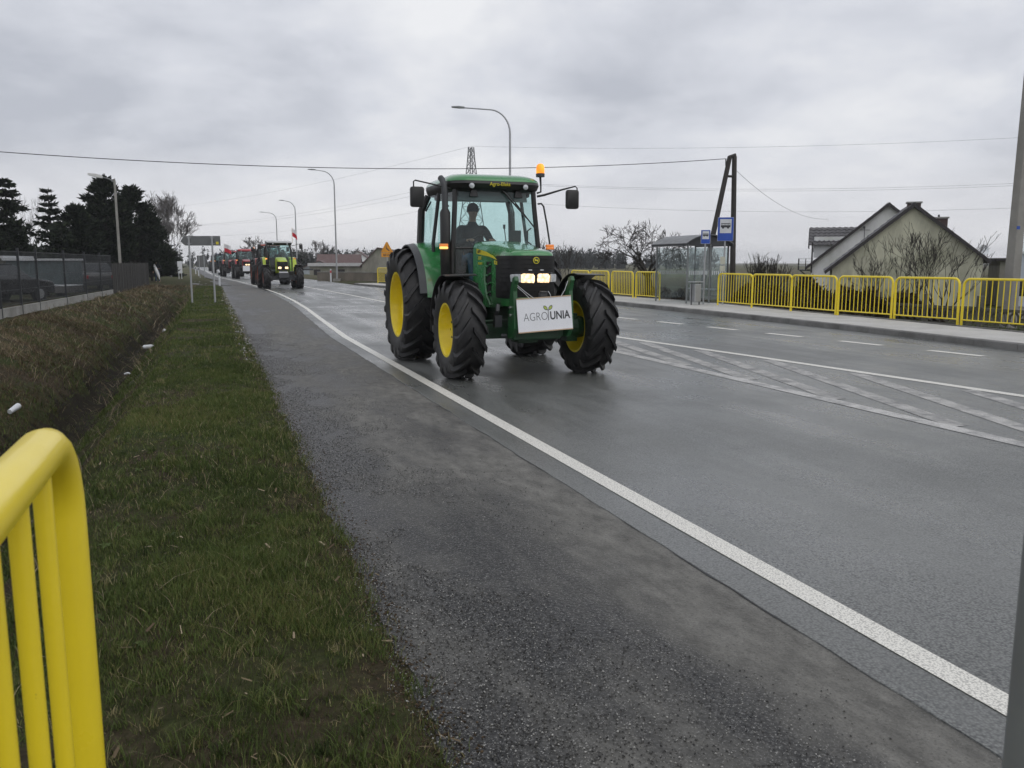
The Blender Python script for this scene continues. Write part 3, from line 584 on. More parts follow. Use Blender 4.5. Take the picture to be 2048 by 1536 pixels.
# fallen leaves and straw on the verge
n = 420; x, y = pts(n, -1.3, 0.9, 1.5, 9); a = RNG.uniform(0, 6.28, n); l_ = RNG.uniform(0.012, 0.05, n); d = np.stack([np.cos(a), np.sin(a), RNG.uniform(0, 0.5, n)], 1) * l_[:, None]; s_ = np.stack([-np.sin(a), np.cos(a), np.zeros(n)], 1) * (l_ * RNG.choice([0.035, 0.05, 0.16], n))[:, None]
P = np.stack([x, y, ground_z(x, y) + RNG.uniform(0.01, 0.03, n)], 1); V = np.stack([P - s_, P + s_, P + d + s_ * 0.7, P + d - s_ * 0.7], 1).reshape(-1, 3); b = np.arange(n) * 4
bulk('dead_leaf_litter', V, None, np.repeat(RNG.uniform(0.25, 0.95, n), 4), WEED, F4=np.stack([b, b + 1, b + 2, b + 3], 1), kind='stuff', label='dead leaves and straw lying on the near verge', category='leaf litter')
# ================================================================ PEOPLE
def skin_mesh(name, nodes, edges, root, m, parent=None, sub=2):
    """nodes: {key: (pos, rx, ry)} -> one continuous surface grown round the joints"""
    keys = list(nodes); ix = {k: i for i, k in enumerate(keys)}
    me = bpy.data.meshes.new(name); me.from_pydata([nodes[k][0] for k in keys], [(ix[a], ix[b]) for a, b in edges], []); me.update()
    o = link(name, me, m, parent)
    sk = o.modifiers.new('skin', 'SKIN'); sk.use_smooth_shade = True; sk.branch_smoothing = 0.4
    for i, k in enumerate(keys):
        d = me.skin_vertices[0].data[i]; d.radius = (nodes[k][1], nodes[k][2] if len(nodes[k]) > 2 else nodes[k][1]); d.use_root = (k == root)
    ss = o.modifiers.new('sub', 'SUBSURF'); ss.levels = sub; ss.render_levels = sub
    return o
def chain(nodes, edges, prefix, start, items):
    prev = start
    for i, it in enumerate(items):
        k = '%s%d' % (prefix, i); nodes[k] = it; edges.append((prev, k)); prev = k
    return prev
def hand(nodes, edges, p, start, pos, fwd, side, curl):
    """palm with four unequal bent fingers and a thumb leaving its side"""
    P = Vector(pos); f = Vector(fwd).normalized(); s_ = Vector(side).normalized(); c = Vector(curl).normalized()
    palm = chain(nodes, edges, p + 'palm', start, [(tuple(P + f * 0.035), 0.030, 0.018), (tuple(P + f * 0.085), 0.036, 0.016)])
    for i, (o, l) in enumerate([(-0.030, 0.062), (-0.010, 0.074), (0.010, 0.070), (0.029, 0.055)]):
        b = P + f * 0.095 + s_ * o
        chain(nodes, edges, p + 'fg%d_' % i, palm, [(tuple(b), 0.010), (tuple(b + f * l * 0.45 + c * 0.010), 0.009), (tuple(b + f * l * 0.55 + c * (0.010 + l * 0.5)), 0.008)])
    b = P + f * 0.04 - s_ * 0.034
    chain(nodes, edges, p + 'th', p + 'palm0', [(tuple(b), 0.012), (tuple(b + f * 0.03 - s_ * 0.02 + c * 0.01), 0.010), (tuple(b + f * 0.05 - s_ * 0.02 + c * 0.035), 0.008)])
def person(label, loc, J, headgear, group=None):
    """J: joint positions, facing -Y; jacket, trousers and cap are worn over one continuous body"""
    o_par = None
    nodes = {}; edges = []
    hip, chest, neck, head = (Vector(J[k]) for k in ('hip', 'chest', 'neck', 'head'))
    nodes['hip'] = (tuple(hip), 0.13, 0.10); chain(nodes, edges, 'sp', 'hip', [(tuple(hip.lerp(chest, .5)), 0.13, 0.10), (tuple(chest), 0.15, 0.11), (tuple(neck - Vector((0, 0, .05))), 0.09, 0.07), (tuple(neck + Vector((0, -.01, .03))), 0.055, 0.055)])
    last = 'sp3'
    chain(nodes, edges, 'hd', last, [(tuple(head + Vector((0, -.015, -.075))), 0.060, 0.068), (tuple(head + Vector((0, 0, -.01))), 0.074, 0.092), (tuple(head + Vector((0, .005, .06))), 0.070, 0.086), (tuple(head + Vector((0, .005, .105))), 0.040, 0.050)])
    chain(nodes, edges, 'ns', 'hd1', [(tuple(head + Vector((0, -.098, -.012))), 0.014), (tuple(head + Vector((0, -.118, -.025))), 0.012)])
    for sd in (-1, 1):
        chain(nodes, edges, 'ear%d_' % sd, 'hd1', [(tuple(head + Vector((sd * .078, .012, -.01))), 0.016, 0.026)])
        q = 'R' if sd > 0 else 'L'; sh, el, wr = (Vector(J[k + q]) for k in ('shoulder', 'elbow', 'wrist'))
        chain(nodes, edges, 'arm' + q, 'sp1', [(tuple(sh), 0.055), (tuple(sh.lerp(el, .5)), 0.047), (tuple(el), 0.040), (tuple(el.lerp(wr, .5)), 0.036), (tuple(wr), 0.026)])
        hand(nodes, edges, 'hand' + q, 'arm%s4' % q, wr, Vector(J['grip' + q]) - wr, (sd * -1.0, 0, 0) if 'side' not in J else J['side'], J.get('curl', (0, 0, -1)))
        hp, kn, an = hip + Vector((sd * .085, 0, -.02)), Vector(J['knee' + q]), Vector(J['ankle' + q])
        chain(nodes, edges, 'leg' + q, 'hip', [(tuple(hp), 0.082), (tuple(hp.lerp(kn, .5)), 0.072), (tuple(kn), 0.055), (tuple(kn.lerp(an, .45)), 0.052), (tuple(an), 0.038), (tuple(an + Vector((0, -.02, -.05))), 0.042, 0.036), (tuple(an + Vector((0, -.15, -.062))), 0.040, 0.026)])
    body = skin_mesh('person', nodes, edges, 'hip', SKIN); body.location = loc; tag(body, label, 'person', group)
    jn = {}; je = []
    jn['w'] = (tuple(hip + Vector((0, 0, -.02))), 0.155, 0.125)
    chain(jn, je, 'j', 'w', [(tuple(hip.lerp(chest, .5)), 0.158, 0.128), (tuple(chest), 0.175, 0.135), (tuple(neck - Vector((0, 0, .055))), 0.105, 0.09), (tuple(neck + Vector((0, 0, .035))), 0.078, 0.078)])
    for q in 'LR':
        sh, el, wr = (Vector(J[k + q]) for k in ('shoulder', 'elbow', 'wrist'))
        chain(jn, je, 'a' + q, 'j1', [(tuple(sh), 0.078), (tuple(sh.lerp(el, .5)), 0.066), (tuple(el), 0.058), (tuple(el.lerp(wr, .5)), 0.052), (tuple(el.lerp(wr, .97)), 0.042)])
    skin_mesh('jacket', jn, je, 'w', JACK, body)
    tn = {'t': (tuple(hip + Vector((0, 0, -.03))), 0.14, 0.115)}; te = []
    for q, sd in (('L', -1), ('R', 1)):
        hp, kn, an = hip + Vector((sd * .088, 0, -.03)), Vector(J['knee' + q]), Vector(J['ankle' + q])
        chain(tn, te, 't' + q, 't', [(tuple(hp), 0.098), (tuple(hp.lerp(kn, .5)), 0.088), (tuple(kn), 0.070), (tuple(kn.lerp(an, .5)), 0.064), (tuple(kn.lerp(an, .95)), 0.058)])
    skin_mesh('trousers', tn, te, 't', JEAN, body)
    cap = MB(); cap.lathe([(0.096, -.02), (0.100, .02), (0.094, .06), (0.070, .10), (0.030, .122), (0.0, .126)], tuple(head + Vector((0, 0.004, 0.022))), 'z', 16)
    if headgear == 'cap': cap.box(tuple(head + Vector((0, -.115, .025))), (.13, .085, .012))
    cap.build('cap', JACK, body, smooth=50)
    for sd in (-1, 1):
        e = MB(); e.lathe([(0.0, -.011), (0.008, -.008), (0.011, 0), (0.008, .008), (0, .011)], tuple(head + Vector((sd * .032, -.085, .008))), 'y', 8); e.build('eye', INKB, body, smooth=60)
    return body

# ================================================================ TRACTORS
def rrect(cx, cy, hx, hy, r, z, n=5):
    out_ = []
    for sx_, sy_, a0 in ((1, 1, 0), (-1, 1, 90), (-1, -1, 180), (1, -1, 270)):
        for k in range(n + 1):
            q = R(a0 + 90 * k / n); out_.append((cx + sx_ * (hx - r) + r * math.cos(q), cy + sy_ * (hy - r) + r * math.sin(q), z))
    return out_
TYRES = {}
def tyre_mesh(Rr, W, rr, lugs, seg):
    key = (Rr, W, rr, lugs)
    if key in TYRES: return TYRES[key]
    mb = MB(); Rc = Rr - 0.058
    half = [(rr - .01, .40 * W), (rr + .03, .455 * W), ((rr + Rc) / 2, .50 * W), (Rc - .085, .495 * W), (Rc - .03, .455 * W), (Rc - .006, .36 * W), (Rc, .16 * W)]
    prof = [(r, -o) for r, o in half] + [(r, o) for r, o in reversed(half)]
    mb.lathe(prof, (0, 0, 0), 'x', seg)
    for sd in (-1, 1):
        for k in range(lugs):
            a = 2 * math.pi * (k + (0.5 if sd > 0 else 0)) / lugs; rings = []
            for s_, o, rb, rt, wd in [(0, .03, Rc - .01, Rr - .004, .034), (.3, .18, Rc - .01, Rr, .037), (.65, .345, Rc - .015, Rr - .003, .043), (.92, .455, Rc - .05, Rr - .022, .050), (1.0, .512, Rc - .10, Rr - .060, .056), (1.04, .520, Rc - .145, Rr - .130, .05)]:
                q = a + s_ * 0.46 * (0.68 / Rr); x_ = sd * o * W
                hb, ht = wd * 1.2 / Rr, wd * 0.80 / Rr
                if s_ > 1.0: x_b = x_ - sd * 0.006
                else: x_b = x_
                rings.append([(x_b, rb * math.cos(q - hb), rb * math.sin(q - hb)), (x_, rt * math.cos(q - ht), rt * math.sin(q - ht)), (x_, rt * math.cos(q + ht), rt * math.sin(q + ht)), (x_b, rb * math.cos(q + hb), rb * math.sin(q + hb))])
            mb.loft(rings)
    me = mb.mesh('tyre'); me.polygons.foreach_set('use_smooth', [True] * len(me.polygons)); me.set_sharp_from_angle(angle=R(35)); me.materials.append(TYRE)
    TYRES[key] = me; return me
def wheel(parent, c, sd, Rr, W, rr, rimmat, hubmat, lugs=19, seg=48, name='wheel'):
    wo = bpy.data.objects.new(name, None); col.objects.link(wo); wo.parent = parent; wo.location = c
    wo.rotation_euler = (random.uniform(0, 1), 0, 0)
    link('tyre', tyre_mesh(Rr, W, rr, lugs, seg), TYRE, wo)
    mb = MB(); s_ = sd
    mb.lathe([(rr + .016, s_ * .415 * W), (rr + .016, s_ * .44 * W), (rr - .012, s_ * .43 * W), (rr - .03, s_ * .34 * W), (rr - .045, s_ * .12 * W), (rr * .80, s_ * .02 * W), (rr * .62, s_ * .04 * W), (rr * .50, s_ * .10 * W), (rr * .30, s_ * .12 * W), (rr * .28, s_ * .20 * W), (0, s_ * .21 * W)], (0, 0, 0), 'x', 36)
    mb.lathe([(rr + .016, -s_ * .44 * W), (rr - .012, -s_ * .43 * W), (rr - .04, -s_ * .2 * W), (rr - .05, s_ * .05 * W)], (0, 0, 0), 'x', 36)
    mb.build('rim', rimmat, wo, smooth=35)
    if seg >= 40:
        for k in range(8):
            q = 2 * math.pi * k / 8
            MB().lathe([(0.0, s_ * .03), (.016, s_ * .03), (.016, 0), (0, 0)], (s_ * .115 * W, rr * .40 * math.cos(q), rr * .40 * math.sin(q)), 'x', 6).build('wheel_nut', hubmat, wo)
    return wo
def tractor(label, loc, rz, S, group):
    """S: colours and options. Local frame: -Y is forward, front axle at y = 0, ground z = 0."""
    T = thing('tractor', label, 'tractor', loc, rz, group)
    hi = S.get('hi', False); body, rim, roofm, visor, fend = S['body'], S['rim'], S['roof'], S.get('visor', BLK), S['fender']
    hw, zt0, zt1 = S.get('hood_w', .36), S.get('zt0', 1.765), S.get('zt1', 1.915)
    # wheels
    fR, fW, rR, rW = S.get('fR', .685), .44, S.get('rR', .92), .58
    lg = 15 if hi else 13; sg = 56 if hi else 24
    for sd in (-1, 1):
        wheel(T, (sd * .97, 0, fR - .012), sd, fR, fW, .36, rim, DGRN if hi else DGREY, lg, sg, 'front_wheel')
        wheel(T, (sd * 1.05, 2.52, rR - .012), sd, rR, rW, .52, rim, DGRN if hi else DGREY, lg + 3, sg, 'rear_wheel')
    iron = S.get('iron', DGREY)
    # running gear
    mb = MB(); mb.box((0, 0, .64), (1.5, .17, .20)); mb.box((0, 0, .62), (.30, .30, .30)); mb.tube([(-.6, -.02, .78), (-.25, -.12, .80), (.25, -.12, .80), (.6, -.02, .78)], .022, 8)
    for sd in (-1, 1): mb.lathe([(0, -sd * .10), (.15, -sd * .10), (.17, 0), (.15, sd * .12), (0, sd * .13)], (sd * .78, 0, .67), 'x', 16); mb.box((sd * .70, 0, .67), (.16, .22, .40))
    mb.build('front_axle', iron, T, bevel=.012)
    mb = MB(); mb.box((0, .55, .78), (.42, 1.7, .36)); mb.box((0, .2, .98), (.50, 1.3, .25)); mb.box((0, 1.9, .80), (.60, 1.3, .55)); mb.box((0, 2.52, .90), (1.5, .28, .28)); mb.box((0, -.40, .80), (.40, .30, .34)); mb.box((0, .9, .62), (.34, .9, .12))
    mb.build('chassis', iron, T, bevel=.02)
    MB().box((-.62, 1.30, .86), (.34, .95, .50)).build('fuel_tank', BLK, T, bevel=.05); MB().box((.62, 1.45, .82), (.34, .7, .50)).build('tool_box', BLK, T, bevel=.05)
    mb = MB()
    for k in range(3): mb.box((-.80, 1.42, .45 + .24 * k), (.26, .36, .03))
    mb.box((-.70, 1.25, .70), (.02, .03, .55)); mb.box((-.70, 1.59, .70), (.02, .03, .55)); mb.build('cab_step', BLK, T)
    # bonnet
    def sec(y, w_, zt, zb, drop=.0):
        return [(-w_, y, zb), (-w_, y, zt - .16), (-w_ * .985, y, zt - .09), (-w_ * .92, y, zt - .040), (-w_ * .74, y, zt - .014), (-w_ * .4, y, zt - .003), (0, y, zt), (w_ * .4, y, zt - .003), (w_ * .74, y, zt - .014), (w_ * .92, y, zt - .040), (w_ * .985, y, zt - .09), (w_, y, zt - .16), (w_, y, zb)]
    y0 = -.43; zn = zt0
    st = [(y0 + .01, hw * .50, zn - .055, 1.10), (y0 + .025, hw * .66, zn - .030, 1.08), (y0 + .07, hw * .82, zn - .008, 1.05), (y0 + .16, hw * .93, zn + .008, 1.03), (y0 + .30, hw * .985, zn + .022, 1.00), (.05, hw, zn + .040, .97), (.50, hw * 1.03, zn + (zt1 - zn) * .62, .95), (.95, hw * 1.08, zt1, .95), (1.16, hw * 1.10, zt1 + .005, .95)]
    bon = MB().loft([sec(*a) for a in st]).build('bonnet', body, T, smooth=38)
    # grille wraps round the nose
    gz0, gz1 = 1.10, zn - .075
    gs = [(.18, hw + .007), (.0, hw + .007), (-.12, hw * .995 + .006), (y0 + .17, hw * .935 + .008), (y0 + .075, hw * .83 + .010), (y0 + .028, hw * .67 + .012), (y0 - .004, hw * .45), (y0 - .012, 0)]
    ring = [(-x_, y_) for y_, x_ in gs[:-1]] + [(0, gs[-1][0])] + [(x_, y_) for y_, x_ in reversed(gs[:-1])]
    gm = MB(); zs = [gz0, gz0 + .03, (gz0 + gz1) / 2, gz1 - .03, gz1]
    gm.loft([[(x_ * (1 if 0 < i < 4 else .985), y_ + (0 if 0 < i < 4 else .006), z_) for x_, y_ in ring] for i, z_ in enumerate(zs)], closed=False)
    gr = gm.build('grille', S.get('grille', MESHB), bon, smooth=40)
    if hi:   # fine horizontal louvres
        for k in range(9):
            z_ = gz0 + .05 + k * (gz1 - gz0 - .1) / 8
            MB().tube([(x_ * 1.008, y_ - .004 if abs(x_) < hw * .7 else y_, z_) for x_, y_ in ring[1:-1]], .0035, 5).build('louvre', MESHB, gr)
    # lower nose frame
    mb = MB(); mb.loft([[(x_ * 1.01, y_ - .006, z_) for x_, y_ in ring] for z_ in (1.0, 1.03, 1.10)], closed=False); mb.build('nose_frame', body, bon, smooth=40)
    # side panels: black intake between green ribs
    if hi:
        for sd in (-1, 1):
            pan = MB(); pan.box((sd * (hw + .012), .47, 1.36), (.02, .20, .50)); pv = pan.build('side_vent', MESHB, bon, bevel=.01)
            for k in range(4):
                MB().tube([(sd * (hw + .028), .36, 1.18 + .13 * k), (sd * (hw + .034), .47, 1.145 + .13 * k), (sd * (hw + .034), .58, 1.165 + .13 * k)], .013, 6).build('vent_rib', body, pv, smooth=60)
            MB().tube([(sd * (hw + .026), .56, 1.61), (sd * (hw + .040), .58, 1.35), (sd * (hw + .03), .50, 1.12), (sd * (hw + .02), .38, .98)], .02, 8).build('panel_rib', body, bon, smooth=60)
            yw = MB(); a, b = [(.10, 1.635), (.40, 1.68), (.96, 1.725), (.96, 1.800), (.55, 1.752), (.25, 1.69)], sd
            yw.prism(a, 'x', sd * (hw * 1.0 + .000), sd * (hw * 1.10 + .012)) if False else yw.loft([[(sd * (hw * 1.02 + .006 + .026 * max(0, y_)), y_, z_) for y_, z_ in a], [(sd * (hw * 1.02 + .012 + .026 * max(0, y_)), y_, z_) for y_, z_ in a]])
            yw.build('yellow_stripe', YDEC, bon)
            MB().loft([[(sd * (hw + .012), y_, z_) for y_, z_ in [(.10, 1.565), (.22, 1.575), (.22, 1.625), (.10, 1.615)]], [(sd * (hw + .016), y_, z_) for y_, z_ in [(.10, 1.565), (.22, 1.575), (.22, 1.625), (.10, 1.615)]]]).build('yellow_plate', YDEC, bon)
        text('model_number', '6830', .062, INKB, bon, (-(hw * 1.02 + .038), .84, 1.757), (R(90), R(-4), R(-90)), .001, sx=1.15)
        text('side_lettering', '6830', .075, YDEC, bon, (-(hw + .034), .84, 1.66), (R(90), 0, R(-90)), .001)
        text('side_lettering', 'PREMIUM', .05, YDEC, bon, (-(hw + .034), .82, 1.58), (R(90), 0, R(-90)), .001)
        text('plate_number', '743', .045, INKB, bon, (-(hw + .0165), .16, 1.595), (R(90), R(-4), R(-90)), .001)
        # round badge with a leaping deer
        bx, by, bz = 0, y0 - .022, 1.625
        bd = MB(); bd.lathe([(0, -.004), (.038, -.004), (.046, 0), (.046, .012)], (bx, by, bz), 'y', 24); bo = bd.build('badge', DGRN, bon, smooth=40)
        MB().lathe([(.038, -.006), (.0455, -.0055), (.0455, -.002), (.038, -.002), (.038, -.006)], (bx, by, bz), 'y', 24).build('badge_rim', YDEC, bo, smooth=40)
        deer = [(-.030, -.004), (-.022, .008), (-.010, .010), (.004, .008), (.010, .018), (.018, .024), (.016, .030), (.022, .026), (.030, .018), (.022, .014), (.018, .004), (.026, -.006), (.024, -.016), (.018, -.008), (.008, -.004), (-.004, -.004), (-.010, -.010), (-.020, -.020), (-.026, -.020), (-.018, -.010), (-.024, -.004)]
        MB().prism([(bx - u, bz + v) for u, v in deer], 'y', by - .0085, by - .003).build('leaping_deer', YDEC, bo)
        for sd in (-1, 1): MB().box((sd * .085, y0 - .018, 1.495), (.05, .012, .016)).build('grille_clip', LAMPC, bon)
    # headlamps
    lz = S.get('lamp_z', 1.385); lx = S.get('lamp_x', .115)
    for sd in (-1, 1):
        hl = MB(); ring_ = [(sd * lx + u, v) for u, v in [(-.092, -.058), (.080, -.064), (.092, -.04), (.092, .03), (.070, .058), (-.070, .062), (-.092, .045)]]
        bow = .10 if hi else .02
        yy = lambda x_: y0 - .022 + bow * max(0, abs(x_) - .10) * 2.2
        hl.loft([[(u, yy(u) + .03, lz + v) for u, v in ring_], [(u, yy(u) - .004, lz + v) for u, v in ring_], [((u - sd * lx) * .8 + sd * lx, yy(u) - .014, lz + v * .8) for u, v in ring_]])
        ho = hl.build('headlight', LAMPW, T, smooth=30)
        if hi:
            cl = MB(); r0 = [(sd * (hw * .66) + sd * u, v) for u, v in [(-.02, -.056), (.085, -.05), (.095, .03), (.085, .052), (-.02, .056)]]
            yb = lambda x_: -.428 + 1.25 * max(0, abs(x_) - hw * .62) ** 1.25 - .012
            cl.loft([[(u, yb(u) + .05, lz + v) for u, v in r0], [(u, yb(u) - .012, lz + v) for u, v in r0]]); cl.build('corner_lamp', LAMPC, T, bevel=.004)
            MB().tube([(sd * (lx - .092), y0 - .03, lz + .066), (sd * (lx + .09), y0 - .03, lz + .07), (sd * (lx + .16), y0 + .05, lz + .065)], .006, 6).build('lamp_bezel', BLKG, T)
    # cab
    cy0, cy1 = 1.24, 2.78; zr = 2.69
    A0, A1 = .695, .635; C0 = .80
    fr = MB()
    for sd in (-1, 1):
        fr.tube([(sd * A0, cy0, .98), (sd * A0, cy0 - .02, 1.80), (sd * (A1 + .01), cy0 + .04, 2.45), (sd * A1, cy0 + .06, zr)], [.040, .042, .040, .042], 8)
        fr.tube([(sd * .79, 1.98, 1.25), (sd * .80, 2.0, 1.9), (sd * .69, 2.02, zr)], .030, 8)
        fr.tube([(sd * .82, cy1 - .25, 1.80), (sd * .82, cy1 + .0, 1.92), (sd * .80, cy1 - .02, 2.45), (sd * .70, cy1 - .10, zr)], [.055, .065, .062, .055], 8)
        fr.tube([(sd * A0, cy0, 1.0), (sd * .79, 1.98, 1.0), (sd * .80, 2.15, 1.35), (sd * .82, cy1 - .25, 1.82)], .034, 8)
    fr.tube([(-A0, cy0 - .02, 1.81), (-.36, cy0 - .05, 1.815)], .020, 6); fr.tube([(A0, cy0 - .02, 1.81), (.36, cy0 - .05, 1.815)], .020, 6)
    fr.tube([(-.82, cy1, 1.9), (.82, cy1, 1.9)], .035, 8); fr.box((0, 1.98, 1.02), (1.36, 1.45, .10)); fr.box((0, cy1 - .05, 1.55), (1.5, .06, .7))
    cabm = S.get('cab', BLK)
    cf = fr.build('cab_frame', cabm, T, smooth=40)
    gmz = MB(); gmz.sheet([(-A0, cy0 - .005, 1.05), (A0, cy0 - .005, 1.05), (A0, cy0 - .02, 1.80), (A1, cy0 + .06, zr), (-A1, cy0 + .06, zr), (-A0, cy0 - .02, 1.80)], .006) if False else None
    ws = MB(); rows = [(A0, cy0 - .004, 1.05), (A0, cy0 - .024, 1.80), (A1 + .01, cy0 + .034, 2.45), (A1, cy0 + .055, zr)]
    ws.loft([[(-w_ * c, y_ - .05 * (1 - abs(c) ** 2), z_) for c in (1, .6, .2, -.2, -.6, -1)] for w_, y_, z_ in rows], closed=False); ws.build('windscreen', CABG, cf, smooth=60)
    for sd in (-1, 1):
        a = MB(); a.add([(sd * .705, cy0 + .03, 1.05), (sd * .79, 1.96, 1.05), (sd * .695, 1.99, zr), (sd * .64, cy0 + .09, zr)], [(0, 1, 2, 3)]); a.build('door_glass', CABG, cf)
        a = MB(); a.add([(sd * .80, 2.03, 1.40), (sd * .825, cy1 - .05, 1.92), (sd * .71, cy1 - .08, zr), (sd * .695, 2.05, zr)], [(0, 1, 2, 3)]); a.build('side_glass', CABG, cf)
    rg = MB(); rg.add([(-.80, cy1, 1.93), (.80, cy1, 1.93), (.70, cy1 - .09, zr), (-.70, cy1 - .09, zr)], [(0, 1, 2, 3)]); rg.build('rear_glass', CABG, cf)
    # roof
    rc = (cy0 + cy1) / 2 + .02
    vm = MB().loft([rrect(0, rc, .70, .80, .26, zr - .015), rrect(0, rc - .02, .735, .86, .30, zr + .02), rrect(0, rc - .03, .755, .90, .32, zr + .085), rrect(0, rc - .02, .75, .89, .32, zr + .125)]).build('roof_rim', visor, T, smooth=40)
    MB().loft([rrect(0, rc - .02, .752, .892, .32, zr + .126), rrect(0, rc - .02, .745, .885, .32, zr + .155), rrect(0, rc, .70, .82, .30, zr + .205), rrect(0, rc + .03, .62, .70, .26, zr + .243), rrect(0, rc + .05, .30, .35, .18, zr + .262)]).build('roof', roofm, T, smooth=50)
    for sd in (-1, 1):
        k = MB(); k.lathe([(0, -.050), (.034, -.046), (.050, -.022), (.050, .03), (.030, .06), (0, .06)], (sd * .43, rc - .92 + .02, zr + .045), 'y', 16); wl = k.build('work_light', BLK, T, smooth=40)
        MB().lathe([(0, -.062), (.030, -.056), (.040, -.046), (.040, -.030)], (sd * .43, rc - .92 + .02, zr + .045), 'y', 16).build('lens', LAMPC if not S.get('roof_lit') else AMBERL, wl, smooth=40)
        if hi: MB().box((sd * .36, rc - .80, zr - .05), (.14, .05, .12), taper=.6).build('wiper_motor', BLK, T, bevel=.01)
    if hi:
        text('roof_lettering', 'Agro-Efekt', .075, YDEC, T, (0.02, rc - .936, zr + .078), (R(90 + 4), 0, 0), .001)
        wp = MB(); wp.tube([(.10, cy0 - .03, zr - .01), (.34, cy0 - .065, 2.42), (.62, cy0 - .05, 2.14)], [.016, .012, .006], 6); wp.tube([(.14, cy0 - .03, zr + .0), (.36, cy0 - .06, 2.44)], .006, 6)
        wp.tube([(.30, cy0 - .05, 2.50), (.64, cy0 - .045, 2.11)], .011, 6); wp.build('wiper', BLK, T, smooth=50)
    # exhaust stack
    ex = -.80 if S.get('stack', True) else None
    if ex:
        ey = cy0 + .03
        k = MB(); k.tube([(ex, ey, 1.0), (ex, ey, 1.30), (ex, ey, 1.34), (ex, ey, 2.34), (ex, ey, 2.40)], [.05, .05, .080, .080, .05], 16); mo = k.build('exhaust', BLK, T, smooth=40)
        MB().tube([(ex, ey, 2.36), (ex, ey, 2.62), (ex - .005, ey + .02, 2.74), (ex - .02, ey + .07, 2.83), (ex - .03, ey + .12, 2.86)], .047, 14).build('exhaust_tip', DGREY, mo, smooth=40)
        MB().box((-.73, ey, 1.55), (.12, .04, .05)).build('bracket', BLK, mo)
    # mirrors
    for sd in (-1, 1):
        k = MB(); x1 = sd * 1.30
        if sd < 0: k.tube([(-.70, cy0 + .06, 2.70), (-1.0, cy0 + .02, 2.755), (-1.26, cy0, 2.80), (-1.285, cy0, 2.78), (-1.285, cy0, 2.70)], .011, 8)
        else: k.tube([(.70, cy0 + .06, 2.62), (.80, cy0 + .03, 2.64), (1.10, cy0 + .01, 2.73), (1.33, cy0, 2.79), (1.36, cy0, 2.76), (1.375, cy0, 2.45)], [.018, .018, .014, .011, .011, .011], 8)
        mo = k.build('mirror', BLK, T, smooth=50)
        mc = (-1.235, cy0 + .0, 2.56) if sd < 0 else (1.275, cy0 + .0, 2.585)
        hx, hz_ = (.105, .150)
        MB().loft([rr_ for rr_ in [[(mc[0] + p[0], mc[1] - .045 + d_, mc[2] + p[1]) for p in [(q[0] * s_, q[1] * s_) for q in [(a[0], a[1]) for a in rrect(0, 0, hx, hz_, .04, 0)]]] for d_, s_ in ((0, .86), (.012, .98), (.06, 1.0), (.075, .96))]]).build('mirror_housing', BLK, mo, smooth=40)
    if S.get('beacon', True):
        bx, by = .745, cy0 + .16
        k = MB(); k.tube([(.74, by, 2.68), (bx + .06, by, 2.70), (bx + .06, by, 2.80), (bx + .05, by, 2.93)], [.016, .014, .014, .020], 8); bo = k.build('beacon_stem', BLK, T, smooth=50)
        MB().lathe([(0, .0), (.068, .0), (.070, .05), (.064, .055)], (bx + .05, by, 2.93), 'z', 20).build('beacon_base', DGREY, bo, smooth=40)
        MB().lathe([(.064, .055), (.067, .09), (.064, .15), (.052, .185), (.028, .203), (0, .208)], (bx + .05, by, 2.93), 'z', 20).build('beacon_lens', BEACON, bo, smooth=60)
        MB().lathe([(.0, -.068), (.03, -.0675), (.042, -.062), (.03, -.0655)], (bx + .05, by, 3.045), 'y', 12).build('beacon_flash', BEACONC, bo) if False else None
    # turn signals and hand rail
    for sd in (-1, 1):
        k = MB(); k.box((sd * .86, cy0 - .09, 1.855), (.13, .06, .04)); ts = k.build('turn_signal', AMBER, T, bevel=.01)
        MB().box((sd * .86, cy0 - .095, 1.815), (.12, .07, .036)).build('side_lamp', AMBERL if sd < 0 else AMBER, ts, bevel=.01)
        if sd > 0: MB().tube([(.69, cy0, 2.50), (.74, cy0 - .03, 2.505), (.77, cy0 - .05, 2.46), (.82, cy0 - .06, 2.2), (.87, cy0 - .07, 1.88)], .014, 8).build('hand_rail', BLK, T, smooth=50)
        else: MB().tube([(-.72, cy0 + .1, 2.45), (-.80, cy0 + .12, 2.40), (-.83, cy0 + .14, 1.6), (-.78, cy0 + .12, 1.3)], .013, 8).build('hand_rail', BLK, T, smooth=50)
    # mudguards
    for sd in (-1, 1):
        def arc(c, rad, x0, x1, a0, a1, th, m, n=16, lip=0.0):
            rings = []
            for k in range(n + 1):
                q = R(a0 + (a1 - a0) * k / n); cs, sn = math.cos(q), math.sin(q)
                rings.append([(x0, c[0] - cs * rad, c[1] + sn * rad), (x1, c[0] - cs * (rad - lip), c[1] + sn * (rad - lip)), (x1, c[0] - cs * (rad - lip - th), c[1] + sn * (rad - lip - th)), (x0, c[0] - cs * (rad - th), c[1] + sn * (rad - th))])
            return MB().loft(rings)
        arc((0, fR), fR + .075, sd * .75, sd * 1.19, 78, 186, .012, BLK, lip=.012).build('front_mudguard', BLK, T, smooth=40)
        MB().tube([(sd * .66, 0, .72), (sd * .68, .08, 1.3), (sd * .95, .05, fR * 2 + .04)], .022, 8).build('mudguard_stay', BLK, T, smooth=50)
        arc((2.52, rR), rR + .10, sd * .62, sd * 1.02, 8, 150, .02, fend, 22, lip=.03).build('rear_mudguard', fend, T, smooth=40)
        arc((2.52, rR), rR + .068, sd * 1.021, sd * 1.13, 12, 150, .02, BLK, 22, lip=.02).build('mudguard_lip', DGREY if hi else BLK, T, smooth=40)
